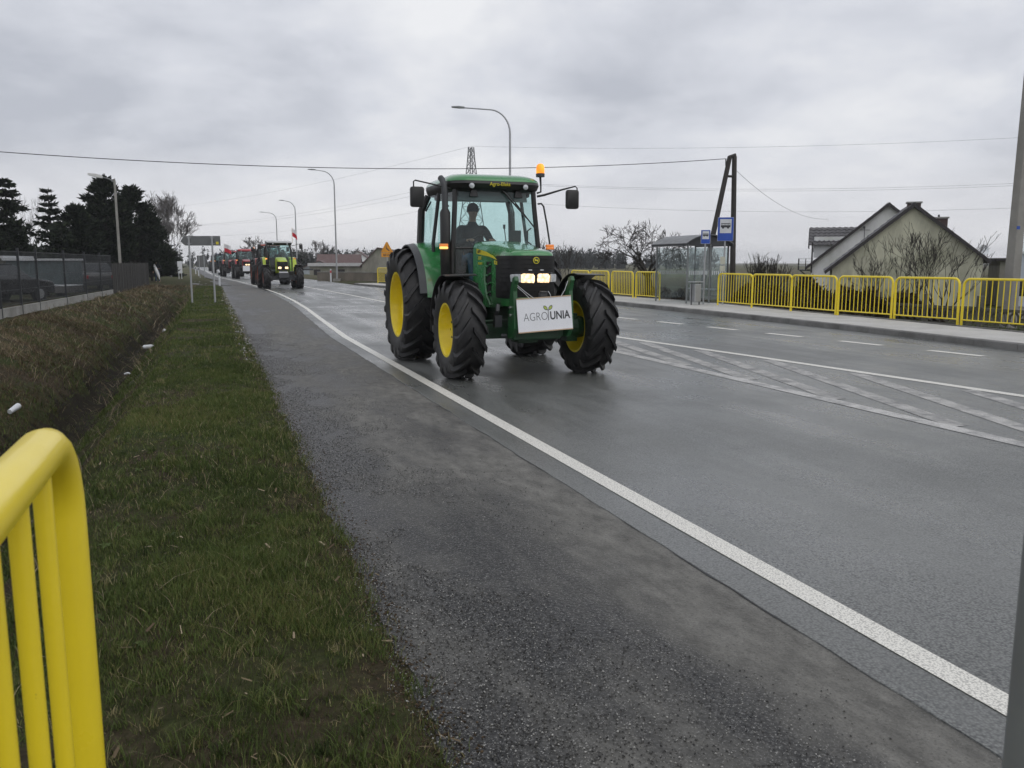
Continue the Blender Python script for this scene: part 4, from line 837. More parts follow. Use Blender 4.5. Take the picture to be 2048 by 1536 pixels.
        sp = [(2.52 - math.cos(R(a)) * (rR + .09), rR + math.sin(R(a)) * (rR + .09)) for a in range(8, 151, 9)]; sp = sp + [(2.9, 1.0), (2.0, 1.0)]
        MB().prism(sp, 'x', sd * .60, sd * .615).build('mudguard_wall', fend, T)
    # front linkage
    if S.get('linkage', False):
        lm = LGRN
        k = MB(); k.tube([(-.36, -.66, 1.09), (.36, -.66, 1.09)], .045, 12); k.box((0, -.60, .95), (.55, .22, .20)); k.build('linkage_beam', lm, T, bevel=.01)
        for sd in (-1, 1):
            prof = [(-.52, .58), (-.66, .60), (-.76, .72), (-.74, 1.05), (-.72, 1.22), (-.76, 1.32), (-.79, 1.36), (-.75, 1.42), (-.68, 1.40), (-.62, 1.28), (-.56, 1.10), (-.50, .80)]
            MB().prism(prof, 'x', sd * .37, sd * .43).build('linkage_arm', lm, T, bevel=.012)
            for z_ in (1.00, .90): MB().lathe([(0, -.012), (.022, -.012), (.022, .012), (0, .012)], (sd * .435, -.62, z_), 'x', 6).build('bolt', CHROME, T)
        k = MB(); k.box((0, -.70, 1.13), (.11, .07, .13)); k.box((0, -.72, 1.205), (.10, .06, .025)); k.build('top_link_hook', DGREY, T, bevel=.01)
        MB().box((-.05, -.50, .64), (.70, .26, .16)).build('front_weight_plate', DGRN, T, bevel=.02)
        k = MB(); k.tube([(-.52, -.25, .86), (-.52, -.34, .95), (-.50, -.30, 1.02)], .03, 8); k.box((-.50, -.28, .80), (.10, .10, .16)); k.tube([(-.45, -.3, .60), (-.2, -.4, .58), (.3, -.42, .6)], .03, 8); k.build('coupling', DGREY, T, smooth=40)
    elif S.get('weight', True):
        MB().box((0, -.60, .82), (.62, .34, .34)).build('front_weight', S.get('weight_m', DGREY), T, bevel=.04)
    # inside the cab
    k = MB(); k.box((-.02, 2.25, 1.50), (.50, .48, .12)); k.box((-.02, 2.50, 1.82), (.46, .12, .60), (R(-8), 0, 0)); k.box((-.02, 2.25, 1.25), (.36, .36, .40)); k.build('seat', SEAT, T, bevel=.05)
    k = MB(); k.box((-.02, cy0 + .16, 1.55), (.44, .22, .62)); k.box((-.02, cy0 + .17, 1.89), (.50, .20, .07)); k.build('dashboard', BLK, T, bevel=.03)
    k = MB(); c_ = Vector((-.05, 1.66, 1.90)); pts_ = []
    for q in range(25):
        a = 2 * math.pi * q / 24; pts_.append((c_.x + .205 * math.cos(a), c_.y + .205 * math.sin(a) * .80, c_.z + .205 * math.sin(a) * .60))
    k.tube(pts_, .016, 8, caps=False); k.tube([(-.05, 1.66, 1.90), (-.03, cy0 + .25, 1.72)], .03, 8)
    for a in (90, 210, 330): k.tube([tuple(c_), (c_.x + .2 * math.cos(R(a)), c_.y + .16 * math.sin(R(a)), c_.z + .12 * math.sin(R(a)))], .012, 6)
    k.build('steering_wheel', BLKG, T, smooth=50)
    if hi:
        MB().box((.60, 2.30, 1.60), (.26, .75, .50)).build('side_console', BLK, T, bevel=.04)
        k = MB(); k.box((.42, 2.05, 2.18), (.035, .02, .07)); k.tube([(.42, 2.05, 2.16), (.46, 2.0, 1.75)], .008, 6); k.build('control_lever', BLK, T)
        k = MB(); k.box((.50, 1.75, 1.98), (.20, .03, .26)); k.tube([(.55, 1.78, 1.86), (.62, 1.85, 1.6)], .015, 6); k.build('monitor', BLK, T, bevel=.01)
        MB().box((0, 2.0, 2.645), (1.25, 1.2, .08)).build('headliner', BLK, T, bevel=.03); MB().box((0, cy0 + .14, 2.60), (1.10, .02, .15), (R(-25), 0, 0)).build('sun_visor', GREYP, T)
        MB().tube([(-.66, 2.65, 2.60), (-.74, 2.7, 2.44)], .014, 6).build('grab_handle', BLK, T)
        MB().tube([(.70, 1.55, 2.14), (.66, 1.60, 2.10), (.66, 1.60, 1.93), (.72, 1.58, 1.88)], .012, 6).build('grab_handle', BLK, T)
    return T
green = tractor('large green tractor with yellow wheels leading the column, white placard on its nose', (4.17, 11.0, 0.004), R(0.0), dict(hi=True, body=GRN, rim=YRIM, roof=GRN, fender=GRN, linkage=True, iron=DGRN), 'tractors in the column')
# driver of the leading tractor
Jd = dict(hip=(0, 0, 0), chest=(0, -.03, .36), neck=(0, -.06, .60), head=(0, -.09, .755), shoulderL=(-.20, -.03, .50), shoulderR=(.20, -.03, .50), elbowL=(-.30, -.20, .24), elbowR=(.30, -.20, .24), wristL=(-.19, -.44, .29), wristR=(.19, -.44, .29), gripL=(-.16, -.56, .31), gripR=(.16, -.56, .31), kneeL=(-.16, -.47, .04), kneeR=(.16, -.47, .04), ankleL=(-.16, -.62, -.40), ankleR=(.16, -.62, -.40))
person('driver in dark jacket and cap at the wheel of the green tractor', (4.07, 13.20, 1.66), Jd, 'cap')

# placard hung on the front linkage
PL = thing('placard', 'white placard with grey lettering and a sprout hung on the green tractor', 'placard', (4.16, 10.20, 0.92)); PL.rotation_euler = (R(-4), R(-3.0), 0)
MB().box((0, 0, 0), (.78, .012, .44)).build('board', WHT, PL)
for z_ in (.222, -.222): MB().box((0, -.002, z_), (.78, .022, .014)).build('batten', WOODP, PL)
text('lettering', 'AGRO', .155, INK, PL, (-.31, -.0065, -.03), (R(90), 0, 0), .0008, -.0022, 'LEFT', .80)
text('lettering', 'UNIA', .150, INKB, PL, (.068, -.0065, -.03), (R(90), 0, 0), .0008, .0035, 'LEFT', .80)
MB().prism([(.040, -.085), (.050, -.085), (.051, .03), (.055, .055), (.040, .055), (.043, .03)], 'y', -.0075, -.0062).build('sprout_stem', INKB, PL)
for sd in (-1, 1):
    lf = [(.047 + sd * u, v) for u, v in [(.004, .052), (.010, .085), (.030, .108), (.060, .115), (.066, .090), (.055, .066), (.030, .052)]]
    li = [(.047 + sd * u, v) for u, v in [(.014, .060), (.017, .083), (.033, .100), (.054, .106), (.058, .090), (.049, .071), (.029, .060)]]
    MB().prism(lf, 'y', -.0075, -.0062).build('sprout_leaf_outline', INKB, PL); MB().prism(li, 'y', -.0085, -.0066).build('sprout_leaf', LEAFP, PL)
for xa, xb, zb, yb in ((-.14, -.36, .40, -.01), (-.20, -.36, .38, .0), (.24, .36, .42, -.01), (.10, .07, .30, .0)):
    MB().tube([(xa, -.012, .215), ((xa + xb) / 2, -.02, .30 if zb > .33 else .26), (xb, yb, zb)], .004, 5).build('string', SIGNW, PL)

LIME = mat('lime_tractor_paint', (0.50, 0.62, 0.035), 0.3, coat=.3); REDP = mat('red_tractor_paint', (0.42, 0.025, 0.035), 0.3, dirt=(.25, .02, .03), coat=.3)
DRED = mat('dark_red_tractor_paint', (0.30, 0.05, 0.03), 0.35); NAVY = mat('navy_tractor_paint', (0.02, 0.035, 0.07), 0.35); ORIM = mat('orange_red_wheel_paint', (0.36, 0.09, 0.05), 0.4); LROOF = mat('pale_grey_roof', (0.52, 0.53, 0.53), 0.4); WRIM = mat('pale_wheel_paint', (.5, .5, .48), .4)
g_ = 'tractors in the column'
lime = tractor('lime green tractor with black cab, second vehicle in the column', (4.15, 52.6, 0.004), R(0.8), dict(body=LIME, rim=ORIM, roof=LROOF, fender=LIME, hood_w=.30, zt0=1.72, zt1=1.92, lamp_x=.20, lamp_z=1.28, roof_lit=False, beacon=False, fR=.70, rR=.93), g_)
MB().box((0, -.50, .99), (.52, .02, .11)).build('number_plate', WHT, lime); MB().box((1.45, .0, 1.17), (.75, .05, .10)).build('position_bar', DGREY, lime)
tractor('dark red tractor half hidden directly behind the lime green one', (4.25, 63.0, 0.004), R(1.5), dict(body=DRED, rim=ORIM, roof=DRED, fender=DRED, zt0=1.62, beacon=False), g_)
tractor('red tractor with red roof and a white board hung on its front', (3.45, 86.5, 0.004), R(2.2), dict(body=REDP, rim=WRIM, roof=REDP, visor=REDP, fender=REDP, cab=BLK), g_)
tractor('red tractor with one bright headlight, driving behind the one with the white board', (2.45, 101.3, 0.004), R(2.4), dict(body=REDP, rim=WRIM, roof=REDP, fender=REDP, cab=GREYP), g_)
tractor('dark blue tractor with orange beacon far back in the column', (1.6, 134, 0.004), R(2), dict(body=NAVY, rim=WRIM, roof=NAVY, fender=NAVY), g_)
tractor('nearly black tractor, last one that can be made out in the column', (1.05, 168, 0.004), R(1), dict(body=NAVY, rim=WRIM, roof=BLK, fender=BLK, beacon=False), g_)
wb = thing('white_board', 'blank looking white board on the front of the red tractor', 'board', (3.52, 85.70, 1.02)); MB().box((0, 0, 0), (1.05, .02, .52)).build('board', WHT, wb)
for x_ in (-.35, .35): MB().box((x_, .06, .0), (.04, .10, .6)).build('bracket', DGREY, wb)
def flag(label, loc, h, cols, rz, fw=.85, fh=.5):
    F = thing('flag', label, 'flag', loc, rz, 'flags on tractors')
    MB().tube([(0, 0, 0), (0, 0, h)], .014, 6).build('flag_pole', WOODP, F)
    for i, c in enumerate(cols):
        mb = MB(); n = 10; z1 = h - .04 - i * fh / len(cols); z0 = z1 - fh / len(cols)
        V = [];
        for k in range(n + 1):
            t_ = k / n; V += [(.02 + fw * t_ * .8, .10 * math.sin(t_ * 7) * t_, z0 - .28 * t_ ** 1.5), (.02 + fw * t_ * .8, .10 * math.sin(t_ * 7 + .5) * t_, z1 - .28 * t_ ** 1.5)]
        mb.add(V, [(2 * k, 2 * k + 2, 2 * k + 3, 2 * k + 1) for k in range(n)]).build('flag_cloth', c, F, smooth=60)
FW = mat('flag_white', (.75, .75, .76), .8); FR_ = mat('flag_red', (.55, .03, .05), .8)
flag('small white and red flag on the roof of the lime green tractor', (4.95, 54.4, 2.82), .95, (FW, FR_), R(10), .4, .5)
flag('white and red flag at the left of the rearmost red tractor', (1.62, 102.2, 2.6), 1.15, (FW, FR_), R(-10), .9, .9)
flag('white and red flag held out at the right of the red tractor with the board', (4.55, 88.2, 1.6), 1.0, (FW, FR_), R(-75), .9, .9)
# ================================================================ YELLOW RAILINGS
def railing(label, loc, rz, L_=1.95, H_=1.12, group='yellow pavement railings', rp=.030, rb=.0115, nb=12, zr=.16):
    """one welded panel: bent top frame, bottom rail, balusters"""
    P = thing('railing_panel', label, 'railing', loc, rz, group); r_ = .16; path = [(0, 0, -.15)]
    if rp < .031: P.rotation_euler = (random.uniform(-.014, .014), random.uniform(-.006, .006), rz + random.uniform(-.006, .006))
    for k in range(7): q = R(180 - 15 * k); path.append((r_ + r_ * math.cos(q), 0, H_ - r_ + r_ * math.sin(q)))
    for k in range(7): q = R(90 - 15 * k); path.append((L_ - r_ + r_ * math.cos(q), 0, H_ - r_ + r_ * math.sin(q)))
    path.append((L_, 0, -.15))
    seg = 24 if rp > .031 else 10
    MB().tube(path, rp, seg).build('frame', YEL, P, smooth=50)
    MB().tube([(rp * .6, 0, zr), (L_ - rp * .6, 0, zr)], rp * .62, seg).build('bottom_rail', YEL, P, smooth=50)
    me = None
    for k in range(nb):
        x_ = L_ * (k + 1) / (nb + 1); top = H_ - .01 if r_ < x_ < L_ - r_ else H_ - r_ + math.sqrt(max(0, r_ * r_ - (r_ - min(x_, L_ - x_)) ** 2)) - .01
        MB().tube([(x_, 0, zr), (x_, 0, top)], rb, 16 if seg > 12 else 6, caps=False).build('baluster', YEL, P, smooth=50)
    return P
ord_ = ['first', 'second', 'third', 'fourth', 'fifth', 'sixth', 'seventh']
for i, y_ in enumerate([24.74, 22.80, 20.85, 18.82, 16.75, 14.70, 12.68]):
    railing('yellow railing panel, %s to the right of the bus shelter' % ord_[i], (16.6, y_, .10), R(-90))
for i, y_ in enumerate([28.75 + 1.95, 30.95 + 1.95, 33.2 + 1.95, 35.3 + 1.95]):
    railing('yellow railing panel, %s to the left of the bus shelter' % ord_[i], (16.6, y_, .10), R(-90))
for i, (a, b) in enumerate([(11.25, 59.3), (11.75, 57.4), (12.3, 55.5)]):
    railing('far yellow railing panel beyond the green tractor, %s from the left' % ord_[i], (a, b, .10), R(-75))
railing('close yellow railing at the left edge, its rounded end towards the ditch', (-.275, 1.66, .12), R(-90), L_=1.95, H_=1.175, rp=.036, rb=.0150, nb=10)
MB().tube([(1.178, .855, -.1), (1.178, .855, 3.1)], .034, 24).build('sign_post', GREYP, smooth=50)
tag(bpy.data.objects['sign_post'], 'close grey steel post cut off by the right edge', 'post')

# ================================================================ BUS STOP
def arc_pts(x0, x1, zb, h, n=10): return [(x0 + (x1 - x0) * k / n, zb + h * (1 - (2 * k / n - 1) ** 2)) for k in range(n + 1)]
SH = thing('bus_shelter', 'glass bus shelter with arched grey roof between the yellow railings', 'bus shelter', (16.1, 26.0, .128))
SX, SY = 1.80, 2.30
for x_, y_ in ((0.05, .05), (0.05, SY - .05), (SX - .05, .05), (SX - .05, SY - .05), (SX - .05, SY / 2), (SX * .55, .05)):
    MB().box((x_, y_, 1.06), (.05, .05, 2.12)).build('post', GREYP if x_ < 1 else DGREY, SH, bevel=.004)
ra = arc_pts(-.12, SX + .08, 2.12, .33)
MB().prism(ra + [(x_, z_ + .035) for x_, z_ in reversed(ra)], 'y', -.10, SY + .10).build('roof', mat('shelter_roof_sheet', (.16, .165, .165), .35, metal=.3), SH, smooth=30)
MB().prism(ra + [(-.12, 2.10)] if False else [(-.12, 2.06), (SX + .08, 2.06)] + list(reversed(ra)), 'y', .03, .06).build('gable_plate', DGREY, SH)
MB().box((-.10, SY / 2, 2.10), (.04, SY + .2, .07)).build('fascia', DGREY, SH); MB().box((SX + .05, SY / 2, 2.10), (.04, SY + .2, .07)).build('fascia', DGREY, SH)
def pane(a, b, name='glass_pane', z0=.12, z1=2.02):
    d = Vector((b[0] - a[0], b[1] - a[1], 0)).normalized()
    o = MB().sheet([(a[0], a[1], z0), (b[0], b[1], z0), (b[0], b[1], z1), (a[0], a[1], z1)], .008).build(name, SHG, SH)
    L_ = math.hypot(b[0] - a[0], b[1] - a[1]); n = int(L_ / .085); mb = MB(); nr = Vector((d.y, -d.x, 0)) * .0055
    for k in range(n):
        p = Vector((a[0], a[1], 0)) + d * (.05 + k * .085); q = p + d * .030
        for s_ in (1, -1): mb.quad((p.x + s_ * nr.x, p.y + s_ * nr.y, 1.03), (q.x + s_ * nr.x, q.y + s_ * nr.y, 1.03), (q.x + s_ * nr.x, q.y + s_ * nr.y, 1.17), (p.x + s_ * nr.x, p.y + s_ * nr.y, 1.17))
    mb.build('safety_dashes', SIGNW, o, kind='stuff')
pane((SX - .05, .09), (SX - .05, SY / 2 - .04)); pane((SX - .05, SY / 2 + .04), (SX - .05, SY - .09)); pane((.09, SY - .05), (SX - .09, SY - .05)); pane((SX * .58, .05), (SX - .09, .05)); pane((.09, .05), (SX * .52, .05))
MB().box((SX - .32, SY / 2 + .1, .48), (.34, 1.5, .04)).build('bench_seat', GALV, SH, bevel=.01)
for y_ in (.75, 1.65): MB().tube([(SX - .3, y_ + .0, .47), (SX - .3, y_, .25), (SX - .08, y_, .22)], .018, 6).build('bench_bracket', DGREY, SH)
MB().box((SX / 2, SY / 2, .085), (SX - .1, SY - .1, .02)).build('floor_slab', PAVE, SH) if False else None
B_ = thing('litter_bin', 'grey metal litter bin in a frame in front of the shelter', 'litter bin', (15.95, 25.15, .128), R(15))
MB().box((0, 0, .42), (.30, .26, .62)).build('bin_body', GALV, B_, bevel=.02); MB().box((0, 0, .80), (.46, .30, .035)).build('lid', GALV, B_, bevel=.01)
for s_ in (-1, 1): MB().tube([(s_ * .20, 0, 0), (s_ * .20, 0, .79)], .022, 8).build('leg', DGREY, B_)
def bus_sign(label, loc, w_, h_, zc, rz, board=False):
    S_ = thing('bus_stop_sign', label, 'bus stop sign', loc, rz, 'bus stop signs')
    MB().tube([(0, 0.03, -.1), (0, 0.03, zc + h_ / 2 - .05)], .03, 12).build('post', GALV, S_, smooth=50)
    MB().box((0, -.012, zc), (w_, .02, h_)).build('sign_plate', BLUE, S_, bevel=.004)
    MB().box((0, -.012, zc), (w_ + .014, .012, h_ + .014)).build('plate_rim', SIGNW, S_)
    pw, ph = w_ * .74, h_ * .60; pz = zc + h_ * .13
    MB().box((0, -.0245, pz), (pw, .003, ph)).build('white_panel', SIGNW, S_)
    u = pw * .42
    # bus pictogram: dark body below a row of windows
    bus = MB(); bus.prism([(-u, pz - .09 * ph), (u * .96, pz - .09 * ph), (u, pz + .06 * ph), (-u, pz + .06 * ph)], 'y', -.030, -.0265)
    bus.prism([(-u * .96, pz + .17 * ph), (u * .92, pz + .17 * ph), (u * .90, pz + .21 * ph), (-u * .94, pz + .21 * ph)], 'y', -.030, -.0265)
    for k in range(7): x_ = -u * .93 + k * u * .305; bus.prism([(x_ - .006, pz + .06 * ph), (x_ + .006, pz + .06 * ph), (x_ + .006, pz + .17 * ph), (x_ - .006, pz + .17 * ph)], 'y', -.030, -.0266)
    for x_ in (-u * .55, u * .5): bus.lathe([(0, -.0305), (.085 * ph, -.0305), (.085 * ph, -.0265)], (x_, 0, pz - .10 * ph), 'y', 12)
    bus.build('bus_pictogram', INKB, S_)
    if board:
        for z_ in (1.62, 1.34): MB().box((-.06, -.02, z_), (.17, .015, .26 if z_ > 1.5 else .20)).build('timetable', mat('paper_cream', (.55, .55, .46), .6), S_)
    return S_
bus_sign('large blue bus stop sign on the post behind the railing', (16.95, 24.95, .05), .53, .80, 2.70, R(-25), True)
bus_sign('small blue bus stop sign in front of the shelter roof', (16.35, 25.25, .128), .31, .46, 2.36, R(-25))

# ================================================================ POLES, LAMPS, WIRES
AP = thing('utility_pole', 'dark wooden A-frame pole with leaning brace behind the bus shelter', 'utility pole', (21.2, 30.6, -.5))
MB().tube([(.08, 0, -.3), (-.1, 0, 6.55)], [.13, .10], 12).build('main_pole', WOODPOLE, AP, smooth=50)
MB().tube([(-1.55, .35, -.3), (-.32, .02, 6.5)], [.13, .10], 12).build('brace', WOODPOLE, AP, smooth=50)
MB().tube([(-.52, .05, 5.72), (.02, 0, 5.72)], .05, 8).build('cross_tie', WOODPOLE, AP); MB().tube([(-.40, 0, 6.50), (-.05, 0, 6.62)], .06, 8).build('top_bolt', WOODPOLE, AP)
MB().tube([(-.52, 0, 6.44), (-.52, 0, 6.15)], .025, 6).build('insulator', DGREY, AP)
def wire(name, label, pts_, r_, n=24, sag=None, m=CABLE):
    a, b = Vector(pts_[0]), Vector(pts_[-1])
    path = []
    for k in range(n + 1):
        t_ = k / n; p = a.lerp(b, t_)
        p.z -= 4 * sag * t_ * (1 - t_); path.append(tuple(p))
    o = MB().tube(path, r_, 5).build(name, m); tag(o, label, 'cable'); return o
wire('overhead_cable', 'black overhead cable crossing the whole road from the A-frame pole', [(20.66, 30.6, 5.93), (-12.5, 32.6, 5.60)], .014, 40, .72)
wire('house_cable', 'thin cable from the A-frame pole down to the white house', [(21.1, 30.6, 5.55), (37.3, 43.6, 4.35)], .008, 24, .6)
LP = thing('wooden_pole', 'wooden cable pole beyond the left edge', 'utility pole', (-12.5, 32.6, .1)); MB().tube([(0, 0, 0), (0, 0, 5.8)], [.13, .1], 12).build('pole', WOODPOLE, LP, smooth=50); MB().tube([(0, -.05, 5.5), (.1, 0, 5.52)], .03, 6).build('insulator', DGREY, LP)
CP = thing('concrete_pole', 'grey concrete utility pole with a small blue tag at the right edge', 'utility pole', (21.75, 17.65, -.6))
MB().loft([rrect(0, 0, .17, .15, .02, 0, 2), rrect(0, 0, .105, .095, .02, 9.6, 2)]).build('shaft', CPOLE, CP, smooth=30)
MB().box((-.10, -.135, 3.18), (.10, .012, .09), (0, 0, R(-10))).build('blue_tag', BLUE, CP)
def lamp(label, loc, h, arm, rz, hm='curve', m=GALV, group='street lamps', k_=1.0):
    S_ = thing('street_lamp', label, 'street lamp', loc, rz, group)
    if hm == 'curve':
        path = [(0, 0, 0), (0, 0, 1.2), (0, 0, h - 1.25)]; rs = [.085, .075, .055]
        for q in range(1, 9): a = R(11.25 * q * .93); path.append((-1.05 * (1 - math.cos(a)), 0, h - 1.25 + 1.15 * math.sin(a))); rs.append(.050 - .002 * q)
        x0, _, z0 = path[-1]; path += [(x0 - (arm - 1.05) * .5, 0, z0 + .05), (x0 - (arm - 1.05), 0, z0 + .10)]; rs += [.032, .030]
        MB().tube(path, [r_ * k_ for r_ in rs], 10).build('pole', m, S_, smooth=50); hx, hz_ = path[-1][0], path[-1][2]
        MB().loft([[(hx + .04, y_, hz_ + z_) for y_, z_ in ((-.07, -.03), (.07, -.03), (.06, .05), (-.06, .05))], [(hx - .25, y_, hz_ + z_ + .02) for y_, z_ in ((-.13, -.04), (.13, -.04), (.10, .06), (-.10, .06))], [(hx - .62, y_, hz_ + z_ + .04) for y_, z_ in ((-.09, -.03), (.09, -.03), (.06, .03), (-.06, .03))]]).build('lamp_head', GREYP, S_, bevel=.01)
    else:
        MB().loft([rrect(0, 0, .085, .085, .02, 0, 2), rrect(0, 0, .06, .06, .02, h, 2)]).build('pole', m, S_, smooth=30)
        MB().tube([(0, 0, h - .15), (-.3, 0, h + .03), (-.75, 0, h + .16)], .035, 8).build('arm', GREYP, S_, smooth=50)
        MB().loft([[(-.70, y_, h + .15 + z_) for y_, z_ in ((-.10, -.08), (.10, -.08), (.08, .08), (-.08, .08))], [(-1.05, y_, h + .24 + z_) for y_, z_ in ((-.22, -.13), (.22, -.13), (.16, .11), (-.16, .11))], [(-1.55, y_, h + .33 + z_) for y_, z_ in ((-.15, -.08), (.15, -.08), (.10, .06), (-.10, .06))]]).build('lamp_head', mat('lamp_shell', (.55, .55, .53), .4), S_, bevel=.02)
    return S_
lamp('tall curved street lamp rising behind the green tractor', (14.65, 40.75, .0), 9.35, 2.45, R(-20))
lamp('curved street lamp standing on the pavement left of the orange sign', (10.35, 73.4, .0), 9.45, 1.7, R(-18))
MB().box((0, 0, .06), (.6, .6, .3)).build('foundation', CONC, bpy.data.objects['street_lamp.001'])
lamp('curved street lamp above the right of the lime tractor, third from the camera', (10.6, 111, .0), 9.45, 1.5, R(-15), k_=1.2)
lamp('farthest curved street lamp, above the left of the lime tractor', (10.2, 137.8, .0), 9.45, 2.0, R(-12), k_=1.3)
lamp('concrete street lamp with large pale head in front of the dark pines', (-5.55, 60.2, .05), 6.85, 1.0, R(-8), 'old', CPOLE)
# lattice pylon
STEEL = mat('pylon_steel', (.18, .185, .19), .6, metal=.4)
def pylon(label, loc, rz, h=22.2):
    P = thing('lattice_pylon', label, 'pylon', loc, rz, 'power line pylons')
    hw_ = lambda z: .35 + (2.6 - .35) * (1 - z / h) ** 1.25
    levels = [0, 3.6, 6.8, 9.6, 12.0, 14.0, 15.8, 17.4, 18.8, 20.0, 21.1, h]
    for sx_ in (-1, 1):
        for sy_ in (-1, 1): MB().tube([(sx_ * hw_(z), sy_ * hw_(z), z) for z in levels], .085, 4).build('leg', STEEL, P)
    br = MB()
    for a, b in zip(levels[:-1], levels[1:]):
        A, B = hw_(a), hw_(b)
        for s_ in (-1, 1):
            br.tube([(-A, s_ * A, a), (B, s_ * B, b)], .045, 3); br.tube([(A, s_ * A, a), (-B, s_ * B, b)], .045, 3); br.tube([(s_ * A, -A, a), (s_ * B, B, b)], .045, 3); br.tube([(s_ * A, A, a), (s_ * B, -B, b)], .045, 3); br.tube([(-B, s_ * B, b), (B, s_ * B, b)], .05, 3)
    br.build('bracing', STEEL, P, kind='stuff')
    for z_, l_ in ((16.4, 2.4), (13.2, 2.8)):
        for s_ in (-1, 1): MB().tube([(s_ * .4, 0, z_ + .5), (s_ * l_, 0, z_), (s_ * .5, 0, z_)], .06, 4).build('cross_arm', STEEL, P)
    return P
pyl = [(-24.0, 350.0), (44.3, 143.5), (155.0, 62.0)]
for p, l_ in zip(pyl, ('distant lattice pylon among the trees at the left', 'lattice steel pylon rising behind the tractor cab', 'lattice pylon out to the right of the houses')): pylon(l_, (p[0], p[1], -.5), R(40))
for i in range(2):
    (ax, ay), (bx, by) = pyl[i], pyl[i + 1]
    for j, (ox, z_, sg_) in enumerate([(0, 21.9, 2.2), (-2.1, 15.9, 3.0), (2.1, 15.9, 3.0), (2.4, 12.8, 3.2)]):
        wire('power_line', '%s power line conductor %s of the pylon behind the tractor' % (['topmost', 'upper near', 'upper far', 'lowest'][j], ['left', 'right'][i]), [(ax + ox * .8, ay + ox * .6, z_), (bx + ox * .8, by + ox * .6, z_)], .016, 30, sg_, m=STEEL)

# ================================================================ SIGNS
SB = thing('direction_sign', 'grey back of an arrow shaped direction sign on two posts beside the ditch', 'road sign', (-.75, 35.3, 0), R(-20))
BACK = mat('sign_back_grey', (.16, .165, .165), .45, metal=.2)
for x_ in (.02, .93): MB().tube([(x_, -.03, -.3), (x_, -.03, 2.62)], .036, 10).build('post', GALV, SB, smooth=50)
MB().prism([(-.33, 2.42), (-.20, 2.63), (1.24, 2.63), (1.24, 2.26), (-.16, 2.26)], 'y', .01, .035).build('sign_plate', BACK, SB, bevel=.004)
MB().box((1.12, .005, 2.36), (.10, .006, .10)).build('yellow_sticker', YDEC, SB)
for x_ in (.02, .93):
    for z_ in (2.56, 2.34): MB().box((x_, .0, z_), (.16, .02, .03)).build('clamp', GALV, SB)
S2 = thing('direction_sign', 'smaller grey sign back farther along the left roadside', 'road sign', (-.85, 96, 0), R(-5))
for x_ in (-.25, .25): MB().tube([(x_, 0, -.2), (x_, 0, 2.3)], .04, 8).build('post', GALV, S2)
MB().box((0, .04, 1.72), (.95, .03, 1.25)).build('sign_plate', BACK, S2)
OR = mat('orange_sign_sheet', (.72, .30, .012), .45)
OS = thing('warning_sign', 'orange triangular warning sign with plate above the far yellow railing', 'road sign', (11.95, 59.3, 0), R(-10))
MB().tube([(0, .03, 0), (0, .03, 2.9)], .035, 10).build('post', GALV, OS, smooth=50)
MB().prism([(-.42, 2.36), (-.38, 2.32), (.38, 2.32), (.42, 2.36), (.04, 3.06), (-.04, 3.06)], 'y', -.01, .01).build('triangle_plate', OR, OS)
MB().prism([(-.07, 2.82), (-.04, 2.82), (-.02, 2.66), (.18, 2.46), (.22, 2.40), (.10, 2.44), (-.06, 2.58)], 'y', -.016, -.011).build('pictogram', INKB, OS)
MB().box((0, 0, 2.14), (.80, .02, .30)).build('lower_plate', OR, OS)
for k, w_ in enumerate((.08, .06, .34)): MB().prism([((-.25, -.12, .02)[k], 2.05), ((-.25, -.12, .02)[k] + w_, 2.05), ((-.25, -.12, .02)[k] + w_, 2.22), ((-.25, -.12, .02)[k], 2.22)], 'y', -.016, -.011).build('plate_marks', INKB, OS) if k < 2 else [MB().box((.16, -.0135, z_), (.34, .004, .025)).build('plate_marks', INKB, OS) for z_ in (2.08, 2.14, 2.20)]
def delineator(label, x_, y_, red=True):
    D_ = thing('marker_post', label, 'marker post', (x_, y_, 0), 0, 'roadside marker posts')
    MB().box((0, 0, .5), (.13, .10, 1.1), taper=.9).build('post_body', SIGNW, D_, bevel=.02); MB().box((0, -.052, .82), (.11, .006, .2)).build('reflector', FR_ if red else INKB, D_)
delineator('white marker post with red band at the right of the lime tractor', 9.7, 72.5); delineator('white marker post beside the far direction sign posts', .55, 60.5, False)
for i, (x_, y_) in enumerate([(-1.4, 110), (-2.0, 128)]): delineator('white marker post on the left verge, %s of the far pair' % ('nearer' if i == 0 else 'farther'), x_, y_, False)
IB = thing('notice_board', 'small white board on two legs at the far left roadside', 'board', (-2.75, 86, 0)); MB().box((0, 0, 1.15), (.42, .04, 1.15)).build('board', WHT, IB)
for x_ in (-.12, .12): MB().box((x_, .04, .3), (.07, .05, .7)).build('leg', SIGNW, IB)

